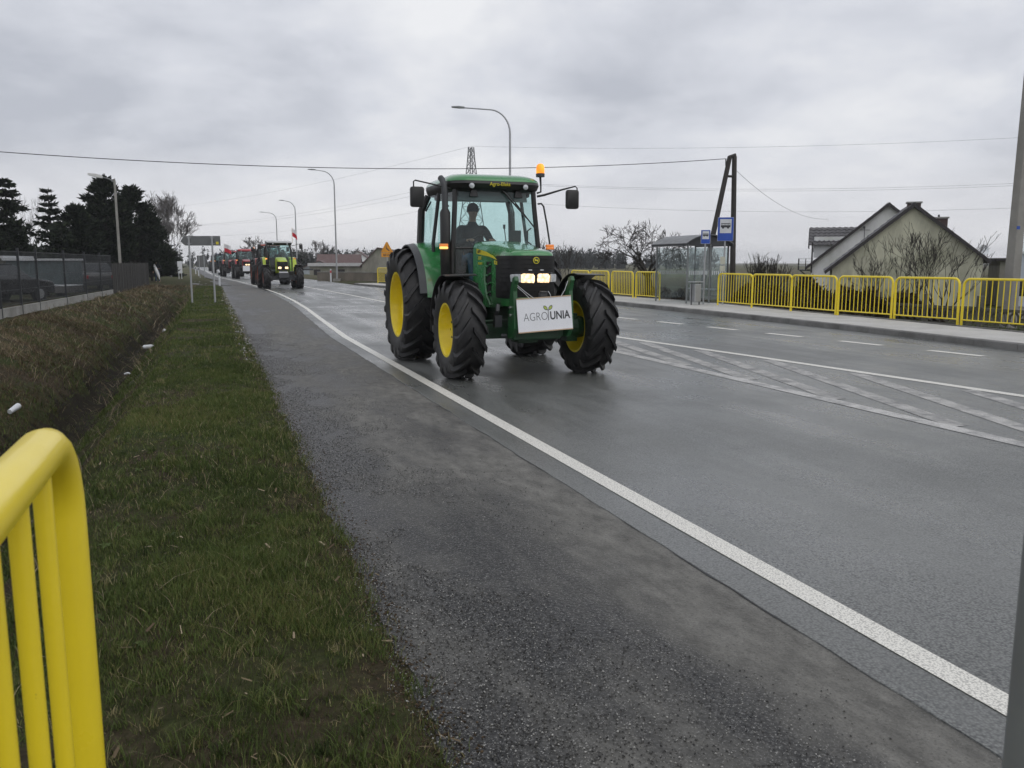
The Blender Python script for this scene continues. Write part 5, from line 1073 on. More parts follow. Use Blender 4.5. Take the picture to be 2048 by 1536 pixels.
# ================================================================ HOUSES ON THE RIGHT
TILE = mat('concrete_roof_tile', (.105, .10, .105), .55, dirt=(.06, .06, .06), amt=.6, scale=2, bump=.2)
FASC = mat('dark_bargeboard', (.035, .030, .030), .6)
PL1 = mat_plaster('yellowed_plaster', (.60, .59, .45), (.40, .39, .30), (.26, .265, .18)); PL2 = mat_plaster('white_plaster', (.80, .80, .80), (.62, .62, .61), (.66, .67, .62)); PL3 = mat_plaster('grey_plaster', (.30, .29, .245), (.20, .19, .16), (.18, .19, .13))
BRK = mat('chimney_brick', (.09, .06, .055), .9, dirt=(.05, .045, .045), amt=.7, scale=4, bump=.4)
def tiles(parent, a, b, c, d, nu, nv, m=TILE, name='roof_tiles'):
    """interlocking tiles over the quad a-b (eave) d-c (ridge): rounded columns, lapped rows"""
    a, b, c, d = map(Vector, (a, b, c, d)); nrm = (b - a).cross(d - a).normalized(); V = []; F = []; su = 4
    if nrm.z < 0: nrm = -nrm
    for j in range(nv):
        for e_ in (0, 1):
            v = (j + e_) / nv
            for i in range(nu * su + 1):
                u = i / (nu * su); p = a.lerp(b, u).lerp(d.lerp(c, u), v)
                V.append(tuple(p + nrm * (.035 * (1 - e_) + .030 * math.sin(2 * math.pi * i / su) + .012)))
    w_ = nu * su + 1
    for j in range(nv):
        for i in range(w_ - 1):
            r0 = 2 * j * w_ + i; F.append((r0, r0 + 1, r0 + w_ + 1, r0 + w_))
            if j: q = (2 * j - 1) * w_ + i; F.append((q, q + 1, r0 + 1, r0))
    mb = MB(); mb.add(V, F); return mb.build(name, m, parent, kind='stuff')
def gable_house(label, loc, rz, xl, zl, xr, zr_, zp, depth, wall, zb=-.4, ov=.35, tile_n=(14, 12)):
    Hh = thing('house', label, 'house', loc, rz)
    # wall with the outline of the gable, inset under the roof
    il, ir = xl + .35, xr - .30
    zli = zl + (zp - zl) * (il - xl) / (0 - xl); zri = zr_ + (zp - zr_) * (xr - ir) / xr
    prof = [(il, zb), (ir, zb), (ir, zri - .10), (0, zp - .14), (il, zli - .10)]
    MB().prism(prof, 'y', .0, depth).build('wall', wall, Hh)
    for (xa, za), s_ in (((xl, zl), -1), ((xr, zr_), 1)):
        rf = MB(); th = .10
        rf.loft([[(xa, y_, za), (0, y_, zp), (0, y_, zp - th * 1.3), (xa, y_, za - th)] for y_ in (-ov, depth + ov)]); ro = rf.build('roof', FASC, Hh)
        tiles(ro, (xa, -ov, za), (xa, depth + ov, za), (0, depth + ov, zp), (0, -ov, zp), tile_n[0], tile_n[1])
        MB().loft([[(xa, -ov - .03, za + .06), (0, -ov - .03, zp + .06), (0, -ov - .03, zp - .16), (xa, -ov - .03, za - .14)], [(xa, -ov - .003, za + .06), (0, -ov - .003, zp + .06), (0, -ov - .003, zp - .16), (xa, -ov - .003, za - .14)]]).build('bargeboard', FASC, ro)
    rt = MB()
    for k in range(int(depth / .35)): rt.lathe([(.10, 0), (.12, .36)], (0, -ov + .33 * k, zp - .02), 'y', 8, 0, 180)
    rt.build('ridge_tiles', TILE, Hh, kind='stuff')
    return Hh
RZ = R(-40)
h1 = gable_house('small house with stained yellowish gable and two chimneys behind the railing', (34.1, 33.6, -.7), RZ, -4.1, 1.82, 3.64, 2.35, 5.27, 7.5, PL1, ov=.25)
def chimney(par, x_, y_, z0, z1, w_=.55, dp=.5):
    MB().box((x_, y_, (z0 + z1) / 2), (w_, dp, z1 - z0)).build('chimney', BRK, par); MB().box((x_, y_, z1 + .03), (w_ + .12, dp + .12, .08)).build('chimney_cap', CONC, par)
chimney(h1, .05, .55, 4.8, 5.34, .62, .5); chimney(h1, 1.55, 2.2, 3.6, 4.62, .62, .55)
MB().tube([(1.45, 2.2, 4.7), (1.45, 2.2, 4.82)], .05, 8).build('flue_pipe', DGREY, h1)
ds = MB(); ds.lathe([(0, .09), (.12, .07), (.22, .03), (.27, 0)], (0, 0, 0), 'y', 16); dso = ds.build('satellite_dish', SIGNW, h1, smooth=50); dso.location = (3.35, .0, 2.95); dso.rotation_euler = (R(-20), 0, R(30)); MB().tube([(0, .1, -.3), (0, .05, 0)], .02, 6).build('dish_arm', GALV, dso)
an = MB(); an.tube([(-1.05, .9, 4.2), (-1.05, .9, 5.05)], .015, 5); an.tube([(-1.3, .9, 4.95), (-.75, .9, 5.0)], .012, 5); an.tube([(-1.2, .9, 4.8), (-.85, .9, 4.83)], .010, 5)
h2 = gable_house('white plastered house with tiled dormer and balcony behind the yellowish house', (40.2, 41.6, -.7), RZ, -4.72, 1.98, 3.6, 3.0, 5.96, 9.0, PL2, ov=.25)
anm = MB(); anm.tube([(-1.32, -.12, 3.1), (-1.32, -.12, 4.55)], .02, 5); anm.tube([(-1.60, -.12, 4.35), (-1.0, -.12, 4.33)], .015, 5); anm.box((-1.36, -.12, 4.5), (.12, .08, .14)); anm.build('cable_bracket', DGREY, h2)
W_ = MB(); W_.box((-1.35, -.01, 2.95), (.85, .05, .42)).build('window', WINP, h2); MB().box((-1.35, -.02, 2.72), (.95, .10, .05)).build('sill', CONC, h2)
# dormer on the left slope of the white house: ridge runs out to the left
dz = 4.62
dw = MB(); dw.box((-3.35, 2.2, 3.3), (1.9, 2.6, 1.35)); do_ = dw.build('dormer', PL2, h2)
tiles(do_, (-4.62, .55, 3.42), (-2.2, .55, 3.42), (-1.4, 2.2, dz), (-4.62, 2.2, dz), 9, 6, name='dormer_tiles'); tiles(do_, (-4.62, 3.85, 3.42), (-2.2, 3.85, 3.42), (-1.4, 2.2, dz), (-4.62, 2.2, dz), 9, 6, name='dormer_tiles')
MB().loft([[(-4.66, .50, 3.36), (-4.66, 2.2, dz - .04), (-4.66, 3.9, 3.36), (-4.66, 3.9, 3.24), (-4.66, 2.2, dz - .18), (-4.66, .5, 3.24)], [(-4.60, .50, 3.36), (-4.60, 2.2, dz - .04), (-4.60, 3.9, 3.36), (-4.60, 3.9, 3.24), (-4.60, 2.2, dz - .18), (-4.60, .5, 3.24)]]).build('dormer_bargeboard', FASC, do_)
MB().box((-4.315, 2.2, 3.35), (.03, 1.1, .7)).build('dormer_window', WINP, do_)
bal = MB(); bal.box((-4.62, 1.0, 1.80), (1.0, 1.9, .08)); bo = bal.build('balcony', DGREY, h2)
for x_, y_ in ((-5.2, .1), (-4.75, .1), (-4.35, .1), (-5.2, 1.0), (-5.2, 1.9)): MB().box((x_, y_, 2.18), (.05, .05, .75)).build('baluster', FASC, bo)
for z_ in (2.55, 2.34, 2.1): MB().tube([(-4.3, .1, z_), (-5.2, .1, z_), (-5.2, 1.9, z_)], .022, 6).build('balcony_rail', SIGNW, bo)
MB().tube([(-4.3, .1, 1.15), (-5.05, .1, 1.77)], .04, 6).build('balcony_strut', FASC, bo); MB().box((-4.38, -.0, 2.6), (.10, .10, 1.9)).build('eave_post', FASC, h2)
oh = thing('outbuilding', 'low grey outbuilding with tall stack between the house and the concrete pole', 'outbuilding', (38.0, 31.2, -.7), RZ)
MB().box((.8, 1.5, 1.2), (2.2, 3.0, 2.4)).build('wall', PL3, oh); MB().box((.75, 1.5, 2.46), (2.6, 3.4, .13)).build('roof', FASC, oh); MB().box((1.55, 1.6, 3.0), (.55, .6, 1.5)).build('stack', PL3, oh); MB().box((1.55, 1.6, 3.78), (.65, .7, .06)).build('stack_cap', CONC, oh); MB().box((.45, -.02, 1.0), (.9, .05, 1.9)).build('door', WOODPOLE, oh)
# white van at the right edge
VW = mat('van_white', (.62, .64, .66), .3, coat=.4)
vn = thing('kiosk', 'white kiosk with glazed top at the right edge behind the concrete pole', 'kiosk', (29.9, 24.05, -.7), R(-51))
MB().box((2.0, 1.5, .28), (4.0, 3.0, .56)).build('base_wall', CONC, vn); MB().box((2.0, 1.5, .78), (4.04, 3.04, .40)).build('white_panel', VW, vn)
for k in range(4): MB().box((.5 + k, -.01, 1.32), (.90, .03, .66)).build('window', WINP, vn)
MB().box((2.0, 1.5, 1.30), (3.96, 2.9, .70)).build('inner_wall', DGREY, vn); MB().box((2.0, 1.5, 2.15), (4.0, 3.0, .98)).build('upper_wall', mat('kiosk_blue_white', (.52, .57, .62), .4), vn); MB().box((2.0, 1.5, 2.68), (4.2, 3.2, .09)).build('cornice', VW, vn)
for k in range(4): MB().box((.5 + k, .05, 3.25), (.96, .02, 1.05)).build('glass_pane', SHG, vn); MB().box((.02 + k, .05, 3.25), (.05, .05, 1.05)).build('mullion', VW, vn)
MB().box((2.0, 1.5, 3.82), (4.3, 3.3, .08)).build('roof', VW, vn)
# ornamental concrete garden fence
GFM = mat('mossy_fence_concrete', (.12, .115, .10), .9, dirt=(.06, .06, .045), amt=.8, scale=2, bump=.3, world=True)
gf = thing('garden_fence', 'low ornamental concrete garden fence in front of the yellowish house', 'fence', (0, 0, 0))
y_ = 25.0; k = 0
while y_ > 12.5:
    x_ = 20.3; zb = -.62
    MB().box((x_, y_, zb + .62), (.14, .14, 1.35)).build('fence_post', GFM, gf, bevel=.01)
    MB().box((x_, y_ - .95, zb + .22), (.05, 1.74, .50)).build('fence_panel', GFM, gf)
    op = MB()
    for q in range(6):
        yy = y_ - .22 - q * .29
        pth = [(x_, yy - .13 * math.cos(R(a)), zb + .70 + .17 * math.sin(R(a))) for a in range(0, 361, 30)]; op.tube(pth, .03, 5, caps=False); op.tube([(x_, yy - .06, zb + .48), (x_, yy + .02, zb + .90)], .022, 4)
    op.box((x_, y_ - .95, zb + .92), (.08, 1.74, .08)); op.build('openwork', GFM, gf)
    y_ -= 1.90; k += 1

# ================================================================ MIDDLE DISTANCE, CENTRE
PB = mat('blue_grey_wall', (.40, .44, .47), .8); BROOF = mat('brown_red_roof', (.13, .085, .08), .7); LROOF2 = mat('pale_sheet_roof', (.55, .55, .55), .5)
b1 = thing('far_house', 'far pale blue house with brown roof right of the lime tractor', 'house', (15.6, 121.5, -.6), R(-12))
MB().prism([(-3.4, 0), (1.6, 0), (1.6, 1.2), (-.9, 2.35), (-3.4, 1.4)], 'y', 0, 8).build('wall', PB, b1)
MB().loft([[(-.9, y_, 2.50), (1.9, y_, 1.05), (1.9, y_, .95), (-.9, y_, 2.38)] for y_ in (-.3, 8.3)]).build('roof', BROOF, b1); MB().loft([[(-.9, y_, 2.50), (-3.9, y_, 1.25), (-3.9, y_, 1.15), (-.9, y_, 2.38)] for y_ in (-.3, 8.3)]).build('roof', BROOF, b1)
b1b = thing('far_house', 'brown roofed farmhouse behind the long pale shed', 'house', (18.5, 128, -.6), R(78)); MB().prism([(-2.5, 0), (2.5, 0), (2.5, 1.6), (0, 3.3), (-2.5, 1.6)], 'y', -3, 3).build('wall', PB, b1b)
for s_ in (-1, 1): MB().loft([[(0, y_, 3.45), (s_ * 3, y_, 1.40), (s_ * 3, y_, 1.3), (0, y_, 3.32)] for y_ in (-3.3, 3.3)]).build('roof', BROOF, b1b)
b2 = thing('shed', 'long low shed with pale flat roof beyond the far railing', 'shed', (12.3, 112.5, -.6), R(-19.9)); MB().box((3.6, 1.5, .85), (7.2, 3, 1.7)).build('wall', PL3, b2); MB().box((3.6, 1.4, 1.93), (7.5, 3.5, .42)).build('roof', LROOF2, b2)
for x_ in (1.0, 4.2): MB().box((x_, -.01, .75), (.9, .04, 1.1)).build('door', FASC, b2)
b3 = thing('barn', 'grey rendered barn gable behind the orange warning sign', 'barn', (19.4, 99.4, -.6), R(-19.9)); MB().prism([(-2.4, 0), (2.3, 0), (2.3, 2.6), (1.2, 3.5), (-.5, 3.88), (-2.4, 1.9)], 'y', 0, 9).build('wall', PL3, b3)
MB().loft([[(-.5, y_, 4.0), (-2.7, y_, 1.75), (-2.7, y_, 1.62), (-.5, y_, 3.88)] for y_ in (-.2, 9.2)]).build('roof', BROOF, b3); MB().loft([[(-.5, y_, 4.0), (1.2, y_, 3.62), (2.6, y_, 2.45), (2.6, y_, 2.3), (1.2, y_, 3.5), (-.5, y_, 3.88)] for y_ in (-.2, 9.2)]).build('roof', BROOF, b3)
b4 = thing('far_house', 'small white house with dark windows left of the barn', 'house', (23.5, 141, -.6), R(-15)); MB().prism([(-2.0, 0), (2.0, 0), (2.0, 2.6), (0, 4.0), (-2.0, 2.6)], 'y', 0, 6).build('wall', PL2, b4)
for x_ in (-.8, .0, .8): MB().box((x_, -.01, 2.0), (.4, .04, .7)).build('window', WINP, b4)
for s_ in (-1, 1): MB().loft([[(0, y_, 4.1), (s_ * 2.3, y_, 2.5), (s_ * 2.3, y_, 2.4), (0, y_, 4.0)] for y_ in (-.2, 6.2)]).build('roof', BROOF, b4)
lw = thing('garden_wall', 'low brown rendered wall running along the far right pavement', 'wall', (10.6, 73.9, -.1), R(-47)); WB = mat_plaster('brown_render', (.215, .185, .15), (.15, .13, .105), (.16, .15, .11)); n = 7
for q in range(n): MB().box((-1.4 + q * 1.72 + .86 - 1.0, 0, .40), (1.70, .14, .90)).build('wall_bay', WB, lw); MB().box((-1.4 + q * 1.72 + .86 - 1.0, 0, .87), (1.71, .20, .05)).build('coping', CONC, lw)

# ================================================================ LEFT YARD
MGR = mat('anthracite_fence', (.022, .025, .028), .45)
wf = thing('wire_fence', 'dark mesh fence on concrete boards along the left yard', 'fence')
fpts = [(-6.0, 15.0), (-5.65, 20.0), (-5.22, 25.0), (-4.98, 28.8), (-4.76, 32.4), (-4.55, 35.8), (-4.36, 38.8), (-4.2, 41.5)]
seq = []
for a, b in zip(fpts[:-1], fpts[1:]):
    L_ = math.hypot(b[0] - a[0], b[1] - a[1]); n = max(1, round(L_ / 2.5))
    for k in range(n): seq.append((a[0] + (b[0] - a[0]) * k / n, a[1] + (b[1] - a[1]) * k / n))
seq.append(fpts[-1])
for (ax, ay), (bx, by) in zip(seq[:-1], seq[1:]):
    an_ = math.atan2(by - ay, bx - ax); L_ = math.hypot(bx - ax, by - ay); mx_, my_ = (ax + bx) / 2, (ay + by) / 2; zb = float(ground_z(mx_, my_))
    MB().box((ax, ay, zb + .90), (.06, .06, 1.95)).build('post', MGR, wf)
    MB().box((mx_, my_, .20), (L_ - .08, .05, .32), (0, 0, an_)).build('concrete_board', CONC, wf, bevel=.008)
    MB().box((mx_, my_, .375), (L_ - .08, .06, .03), (0, 0, an_)).build('board_cap', CONC, wf)
    wm = MB(); nn = int(L_ / .055); d_ = Vector((bx - ax, by - ay, 0)) / L_
    for k in range(nn): p = Vector((ax, ay, 0)) + d_ * (k * .055 + .03); wm.box((p.x, p.y, 1.17), (.006, .006, 1.5))
    for z_ in (.45, .85, 1.25, 1.65, 1.9): wm.box((mx_, my_, z_), (L_, .010, .012), (0, 0, an_))
    wm.build('mesh_panel', MGR, wf, kind='stuff')
pf = thing('board_fence', 'dark wooden board fence continuing beyond the mesh fence', 'fence')
DWOOD = mat('dark_stained_boards', (.030, .028, .025), .8, dirt=(.05, .047, .042), amt=.6, scale=5)
ax, ay, bx, by = -4.2, 41.8, -3.85, 60.0; nb = 110
for k in range(nb):
    t_ = k / nb; x_, y_ = ax + (bx - ax) * t_, ay + (by - ay) * t_; h_ = 1.55 + random.uniform(-.03, .03)
    MB().box((x_ + random.uniform(-.008, .008), y_, h_ / 2 + .02), (.024, .145, h_)).build('board', DWOOD, pf)
for z_ in (.4, 1.2): MB().box(((ax + bx) / 2 - .04, (ay + by) / 2, z_), (.05, by - ay, .09), (0, 0, math.atan2(-(bx - ax), by - ay))).build('fence_rail', DWOOD, pf)
cont = thing('container', 'blue grey metal container standing in the yard behind the mesh fence', 'container', (-7.9, 45.1, .1), R(-12)); CB = mat('container_blue_grey', (.13, .17, .18), .5, dirt=(.08, .09, .09), amt=.6)
cm = MB(); cm.box((0, 1.3, .85), (2.55, 2.4, 1.5))
for k in range(16): cm.box((-1.2 + k * .16, .095, .85), (.07, .03, 1.4))
cm.build('body', CB, cont); MB().box((0, 1.25, 1.64), (2.75, 2.7, .10)).build('roof_edge', SIGNW, cont)
sh_ = thing('shed', 'grey flat roofed shed with pale roof edge at the far left of the yard', 'shed', (-11.8, 46.5, .1), R(-12)); MB().box((0, 1.5, .85), (5.0, 3, 1.7)).build('wall', PL3, sh_); MB().box((0, 1.4, 1.76), (5.3, 3.4, .12)).build('roof_edge', SIGNW, sh_); MB().box((1.0, -.02, 1.25), (2.2, .05, .42)).build('window_strip', SIGNW, sh_); MB().box((-1.2, -.02, .8), (1.0, .05, 1.5)).build('door', DGREY, sh_)
def car(label, loc, rz, paint, estate=False, group='cars parked in the yard'):
    C_ = thing('parked_car', label, 'car', loc, rz, group)
    low = [(-2.1, .30), (2.1, .30), (2.15, .55), (2.05, .78), (1.1, .92), (-1.9, .98), (-2.12, .85), (-2.15, .5)]
    MB().prism(low, 'y', -.86, .86).build('body', paint, C_, bevel=.07, smooth=35)
    top = [(1.05, .90), (.35, 1.40), (-1.2 if not estate else -1.75, 1.44), (-1.85 if not estate else -2.0, .95)]
    MB().loft([[(x_, s_ * (.80 if z_ < 1 else .64), z_) for x_, z_ in top] for s_ in (-1, 1)]).build('cabin_glass', WINP, C_, bevel=.03)
    MB().loft([[(x_, s_ * .62, z_) for x_, z_ in ((.30, 1.40), (.25, 1.46), (-1.15 if not estate else -1.7, 1.49), (-1.2 if not estate else -1.75, 1.43))] for s_ in (-1, 1)]).build('roof', paint, C_, bevel=.02)
    for x_ in (-1.3, 1.3):
        for s_ in (-1, 1):
            w_ = bpy.data.objects.new('wheel', None); col.objects.link(w_); w_.parent = C_; w_.location = (x_, s_ * .78, .31)
            MB().lathe([(.19, -.09), (.30, -.09), (.315, 0), (.30, .09), (.19, .09)], (0, 0, 0), 'y', 18).build('tyre', TYRE, w_, smooth=40); MB().lathe([(0, s_ * .08), (.10, s_ * .09), (.19, s_ * .085), (.19, 0)], (0, 0, 0), 'y', 18).build('rim', GALV, w_, smooth=40)
    for s_ in (-1, 1): MB().box((2.06, s_ * .62, .68), (.10, .32, .14)).build('headlight', LAMPC, C_, bevel=.02); MB().box((-2.10, s_ * .66, .74), (.08, .22, .18)).build('tail_light', FR_, C_, bevel=.02)
    return C_
car('dark estate car close behind the mesh fence at the left edge', (-7.6, 35.6, .10), R(60), BLKG, True)
ft = thing('flatbed_trailer', 'low grey flatbed trailer with pale rim behind the mesh fence', 'trailer', (-6.75, 40.8, .10), R(-15)); SILV = mat('grey_trailer_side', (.15, .145, .14), .5, dirt=(.09, .085, .08), amt=.6)
MB().box((0, .8, .33), (1.75, 1.6, .30)).build('bed', SILV, ft, bevel=.02); MB().box((0, .8, .495), (1.80, 1.66, .035)).build('rim', SIGNW, ft); MB().tube([(.87, .8, .25), (1.6, .8, .25)], .03, 6).build('drawbar', DGREY, ft)
for s_ in (-1, 1): MB().lathe([(0, -.08), (.15, -.08), (.24, -.06), (.24, .06), (.15, .08), (0, .08)], (-.1, .8 + s_ * .84, .22), 'y', 18).build('wheel', TYRE, ft, smooth=40)
car('grey car farther back beside the dark board fence', (-6.2, 50.5, .10), R(110), mat('grey_paint', (.12, .12, .12), .35, metal=.2, coat=.3))
Js = dict(hip=(0, 0, .92), chest=(0, 0, 1.28), neck=(0, 0, 1.48), head=(0, -.02, 1.66), shoulderL=(-.19, 0, 1.40), shoulderR=(.19, 0, 1.40), elbowL=(-.28, .02, 1.13), elbowR=(.30, -.06, 1.14), wristL=(-.26, -.10, .90), wristR=(.16, -.25, 1.10), gripL=(-.26, -.16, .80), gripR=(.08, -.33, 1.12), kneeL=(-.10, -.03, .49), kneeR=(.12, -.02, .49), ankleL=(-.11, .03, .09), ankleR=(.14, .02, .09))
person('person in dark clothes standing at the end of the board fence', (-3.95, 71.0, .02), Js, 'beanie')
ff = thing('furled_flag', 'furled white flag held slanting by the person at the fence end', 'flag', (-3.95, 70.60, .1)); MB().tube([(-.14, 0, 1.38), (.24, 0, .05)], .014, 6).build('flag_pole', WOODP, ff); MB().tube([(-.16, -.01, 1.40), (-.12, -.02, 1.2), (-.02, -.02, .85), (.12, -.02, .45), (.17, -.01, .2)], [.03, .10, .13, .09, .03], 10).build('flag_cloth', FW, ff, smooth=50)
# litter in the ditch
def litter(label, loc, rz, pts_, rr_, m=SIGNW):
    o = MB().tube(pts_, rr_, 8).build('litter', m, smooth=50); o.location = loc; o.rotation_euler = (0, 0, rz); tag(o, label, 'litter', 'litter in the ditch')
litter('white plastic bottle lying in the bottom of the ditch', (-1.75, 25.6, float(ground_z(-1.75, 25.6)) + .09), R(15), [(-.17, 0, 0), (-.14, 0, .01), (.06, 0, .015), (.13, 0, .02), (.17, 0, .02)], [.04, .06, .06, .025, .022])
litter('white paper cup lying on the ditch bank at the left edge', (-2.75, 13.4, float(ground_z(-2.75, 13.4)) + .05), R(70), [(-.11, 0, 0), (.11, 0, .05)], [.035, .045])
litter('small white scrap farther up the ditch bottom', (-1.95, 21.2, float(ground_z(-1.95, 21.2)) + .05), R(-10), [(-.08, 0, 0), (.0, 0, .02), (.08, 0, 0)], [.02, .03, .015])
litter('tiny white scrap on the far ditch bank', (-1.6, 30.5, float(ground_z(-1.6, 30.5)) + .07), R(-60), [(-.06, 0, 0), (.06, 0, .06)], [.03, .045])
# ================================================================ TREES
def bare_tree(name, label, loc, h, spread, seed, m, levels=5, r0=.12, trunk=.25, group=None, up=.35, lean=(0, 0), kids=(2, 4), stems=1, minr=.006, seglen=.33, cat='tree'):
    """leafless tree: a tapered trunk that divides again and again down to twigs"""
    rnd = random.Random(seed); T = thing(name, label, cat, loc, rnd.uniform(0, 6), group); tr = MB(); br = MB()
    def grow(p, d, l, r_, lv, mb):
        n = 3 if lv < levels - 1 else 2; path = [tuple(p)]; rs = [r_]; q = Vector(p); dd = Vector(d)
        for i in range(n):
            dd = (dd + Vector((rnd.uniform(-1, 1), rnd.uniform(-1, 1), rnd.uniform(-.4, .9) * up * 2)) * .22).normalized(); q = q + dd * (l / n); path.append(tuple(q)); rs.append(max(minr, r_ * (1 - .45 * (i + 1) / n)))
        mb.tube(path, rs, 7 if lv == 0 else (4 if lv < 3 else 3), caps=False)
        if lv >= levels: return
        for c in range(rnd.randint(*kids) + (1 if lv == 0 else 0)):
            a = rnd.uniform(0, 2 * math.pi); sp = spread * rnd.uniform(.5, 1.1); side = dd.orthogonal().normalized(); side.rotate(Matrix.Rotation(a, 3, dd)); nd = (dd + side * sp + Vector((0, 0, up * .4))).normalized()
            k = rnd.choice([n, n, n - 1]) if lv > 0 else rnd.choice([n, n, n - 1]); grow(path[k], nd, l * rnd.uniform(.55, .85), rs[k] * rnd.uniform(.55, .8), lv + 1, br)
    for s_ in range(stems):
        d0 = Vector((lean[0] + rnd.uniform(-.5, .5) * (stems > 1), lean[1] + rnd.uniform(-.5, .5) * (stems > 1), 1)).normalized()
        grow(Vector((rnd.uniform(-.25, .25) * (stems > 1), rnd.uniform(-.25, .25) * (stems > 1), -.1)), d0, h * trunk, r0, 0, tr)
    # scale to the height asked for
    zs = max(v[2] for v in br.v + tr.v); k = h / zs
    tr.v = [(x_ * k, y_ * k, z_ * k) for x_, y_, z_ in tr.v]; br.v = [(x_ * k, y_ * k, z_ * k) for x_, y_, z_ in br.v]
    tr.build('trunk', m, T, smooth=50); br.build('crown', m, T); return T
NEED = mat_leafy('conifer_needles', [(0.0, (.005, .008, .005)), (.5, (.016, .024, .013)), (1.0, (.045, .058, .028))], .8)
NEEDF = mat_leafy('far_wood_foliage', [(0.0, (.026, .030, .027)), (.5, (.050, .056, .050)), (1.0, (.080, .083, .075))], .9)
def sprays(P, D, size, rng, per=1):
    """small needle sprays: two crossed slim triangles each"""
    n = len(P); a = rng.normal(0, 1, (n, 3)); D = D / np.maximum(1e-6, np.linalg.norm(D, axis=1, keepdims=True)); s_ = np.cross(D, a); s_ /= np.maximum(1e-6, np.linalg.norm(s_, axis=1, keepdims=True))
    sz = (size * rng.uniform(.6, 1.4, n))[:, None]
    V = np.stack([P - s_ * sz * .30, P + s_ * sz * .30, P + D * sz], 1).reshape(-1, 3); return V
def conifer(name, label, loc, h, rad, seed, style, group):
    rng = np.random.default_rng(seed); T = thing(name, label, 'tree', loc, rng.uniform(0, 6), group)
    MB().tube([(0, 0, -.2), (rng.normal(0, .06), rng.normal(0, .06), h * .5), (0, 0, h * .97)], [h * .022, h * .014, .02], 8).build('trunk', BARK, T, smooth=50)
    Ps = []; Ds = []; br = MB()
    if style == 'spruce':
        nw = int(h * 3.0)
        for i in range(nw):
            t_ = .06 + .94 * (i + rng.uniform(0, .8)) / nw; z_ = h * t_; R_ = rad * (1 - t_) ** .8 * rng.uniform(.75, 1.15) + .12
            for b_ in range(rng.integers(5, 8)):
                a = rng.uniform(0, 2 * np.pi); l_ = R_ * rng.uniform(.55, 1.1); n_ = max(8, int(l_ * 60)); s_ = rng.uniform(.1, 1, n_)
                dr = -.18 + .30 * (1 - t_); x_ = np.cos(a) * l_ * s_; y_ = np.sin(a) * l_ * s_; zz = z_ - dr * l_ * s_ ** 1.3 + .10 * l_ * s_ ** 3
                P = np.stack([x_, y_, zz], 1) + rng.normal(0, .07 + .05 * l_, (n_, 3)) * [1, 1, .5]; Ps.append(P); Ds.append(np.stack([np.full(n_, np.cos(a)), np.full(n_, np.sin(a)), np.full(n_, .05)], 1) + rng.normal(0, .5, (n_, 3)))
                br.tube([(0, 0, z_), (np.cos(a) * l_ * .9, np.sin(a) * l_ * .9, z_ - dr * l_ * .8)], [.025, .006], 3, caps=False)
        size = .26
    else:   # broad pine: whorled limbs that turn up and end in dense tufts
        for i in range(int(h * 26)):
            t_ = rng.uniform(.10, 1.0); z_ = h * t_; R_ = rad * (1 - ((t_ - .32) / .70) ** 2 if t_ > .32 else .78 + .22 * t_ / .32); R_ = max(.25, R_) ; a = rng.uniform(0, 2 * np.pi); l_ = R_ * rng.uniform(.35, 1.05)
            c = np.array([np.cos(a) * l_, np.sin(a) * l_, z_ + .12 * l_]); n_ = 60; d = rng.normal(0, 1, (n_, 3)); d /= np.linalg.norm(d, axis=1, keepdims=True); d[:, 2] = d[:, 2] * .7 + .35
            Ps.append(c + d * rng.uniform(.05, .42, (n_, 1)) * [1.1, 1.1, .8]); Ds.append(d + np.array([np.cos(a), np.sin(a), .7]) * .4)
            br.tube([(0, 0, max(.2, z_ - .35 * l_)), tuple(c)], [.035, .008], 3, caps=False)
        size = .24
    P = np.concatenate(Ps); D = np.concatenate(Ds); V = sprays(P, D, size, rng); n = len(P); tint = np.repeat(np.clip(rng.normal(.45, .22, n), 0, 1), 3)
    F = np.arange(n * 3).reshape(-1, 3); bulk('crown', V, F, tint, NEED, T); br.build('limbs', BARK, T); return T
gp = 'dark conifers behind the yard'
conifer('spruce_tree', 'spruce tree cut off by the left edge, tallest of the left pair', (-12.3, 62.9, 0), 7.0, 2.3, 1, 'spruce', gp)
conifer('spruce_tree', 'slim spruce tree with pointed top, right of the bare larch', (-10.6, 67.6, 0), 6.8, 1.6, 2, 'spruce', gp)
conifer('spruce_tree', 'low dense spruce filling the gap under the left spruces', (-11.4, 60.5, 0), 4.3, 2.2, 3, 'spruce', gp)
conifer('spruce_tree', 'short spruce at the left foot of the big pines', (-9.2, 62.5, 0), 4.2, 1.8, 4, 'spruce', gp)
conifer('pine_tree', 'highest dark pine, just left of the concrete street lamp', (-7.0, 67.5, 0), 7.5, 2.1, 5, 'pine', gp)
conifer('pine_tree', 'broad dark pine right behind the concrete street lamp', (-5.5, 71.5, 0), 7.2, 2.3, 6, 'pine', gp)
conifer('pine_tree', 'lower dark pine at the left of the pine clump', (-8.6, 65.0, 0), 5.2, 1.7, 7, 'pine', gp)
conifer('pine_tree', 'smaller pine on the right flank of the pine clump', (-4.75, 77.5, 0), 5.6, 1.7, 8, 'pine', gp)
conifer('pine_tree', 'dark pine filling the space low behind the board fence', (-7.6, 74.0, 0), 5.0, 2.4, 9, 'pine', gp)
conifer('pine_tree', 'low rounded dark pine at the right end of the clump by the roadside', (-4.6, 84.0, 0), 3.2, 1.5, 10, 'pine', gp)
conifer('pine_tree', 'dark pine behind the shed at the left edge', (-14.2, 60.0, 0), 5.2, 2.4, 11, 'pine', gp)
conifer('spruce_tree', 'dark spruce behind the small white notice board', (-4.2, 99.0, 0), 3.6, 1.6, 12, 'spruce', gp)
LARCH = mat('larch_twigs', (.06, .053, .048), .9)
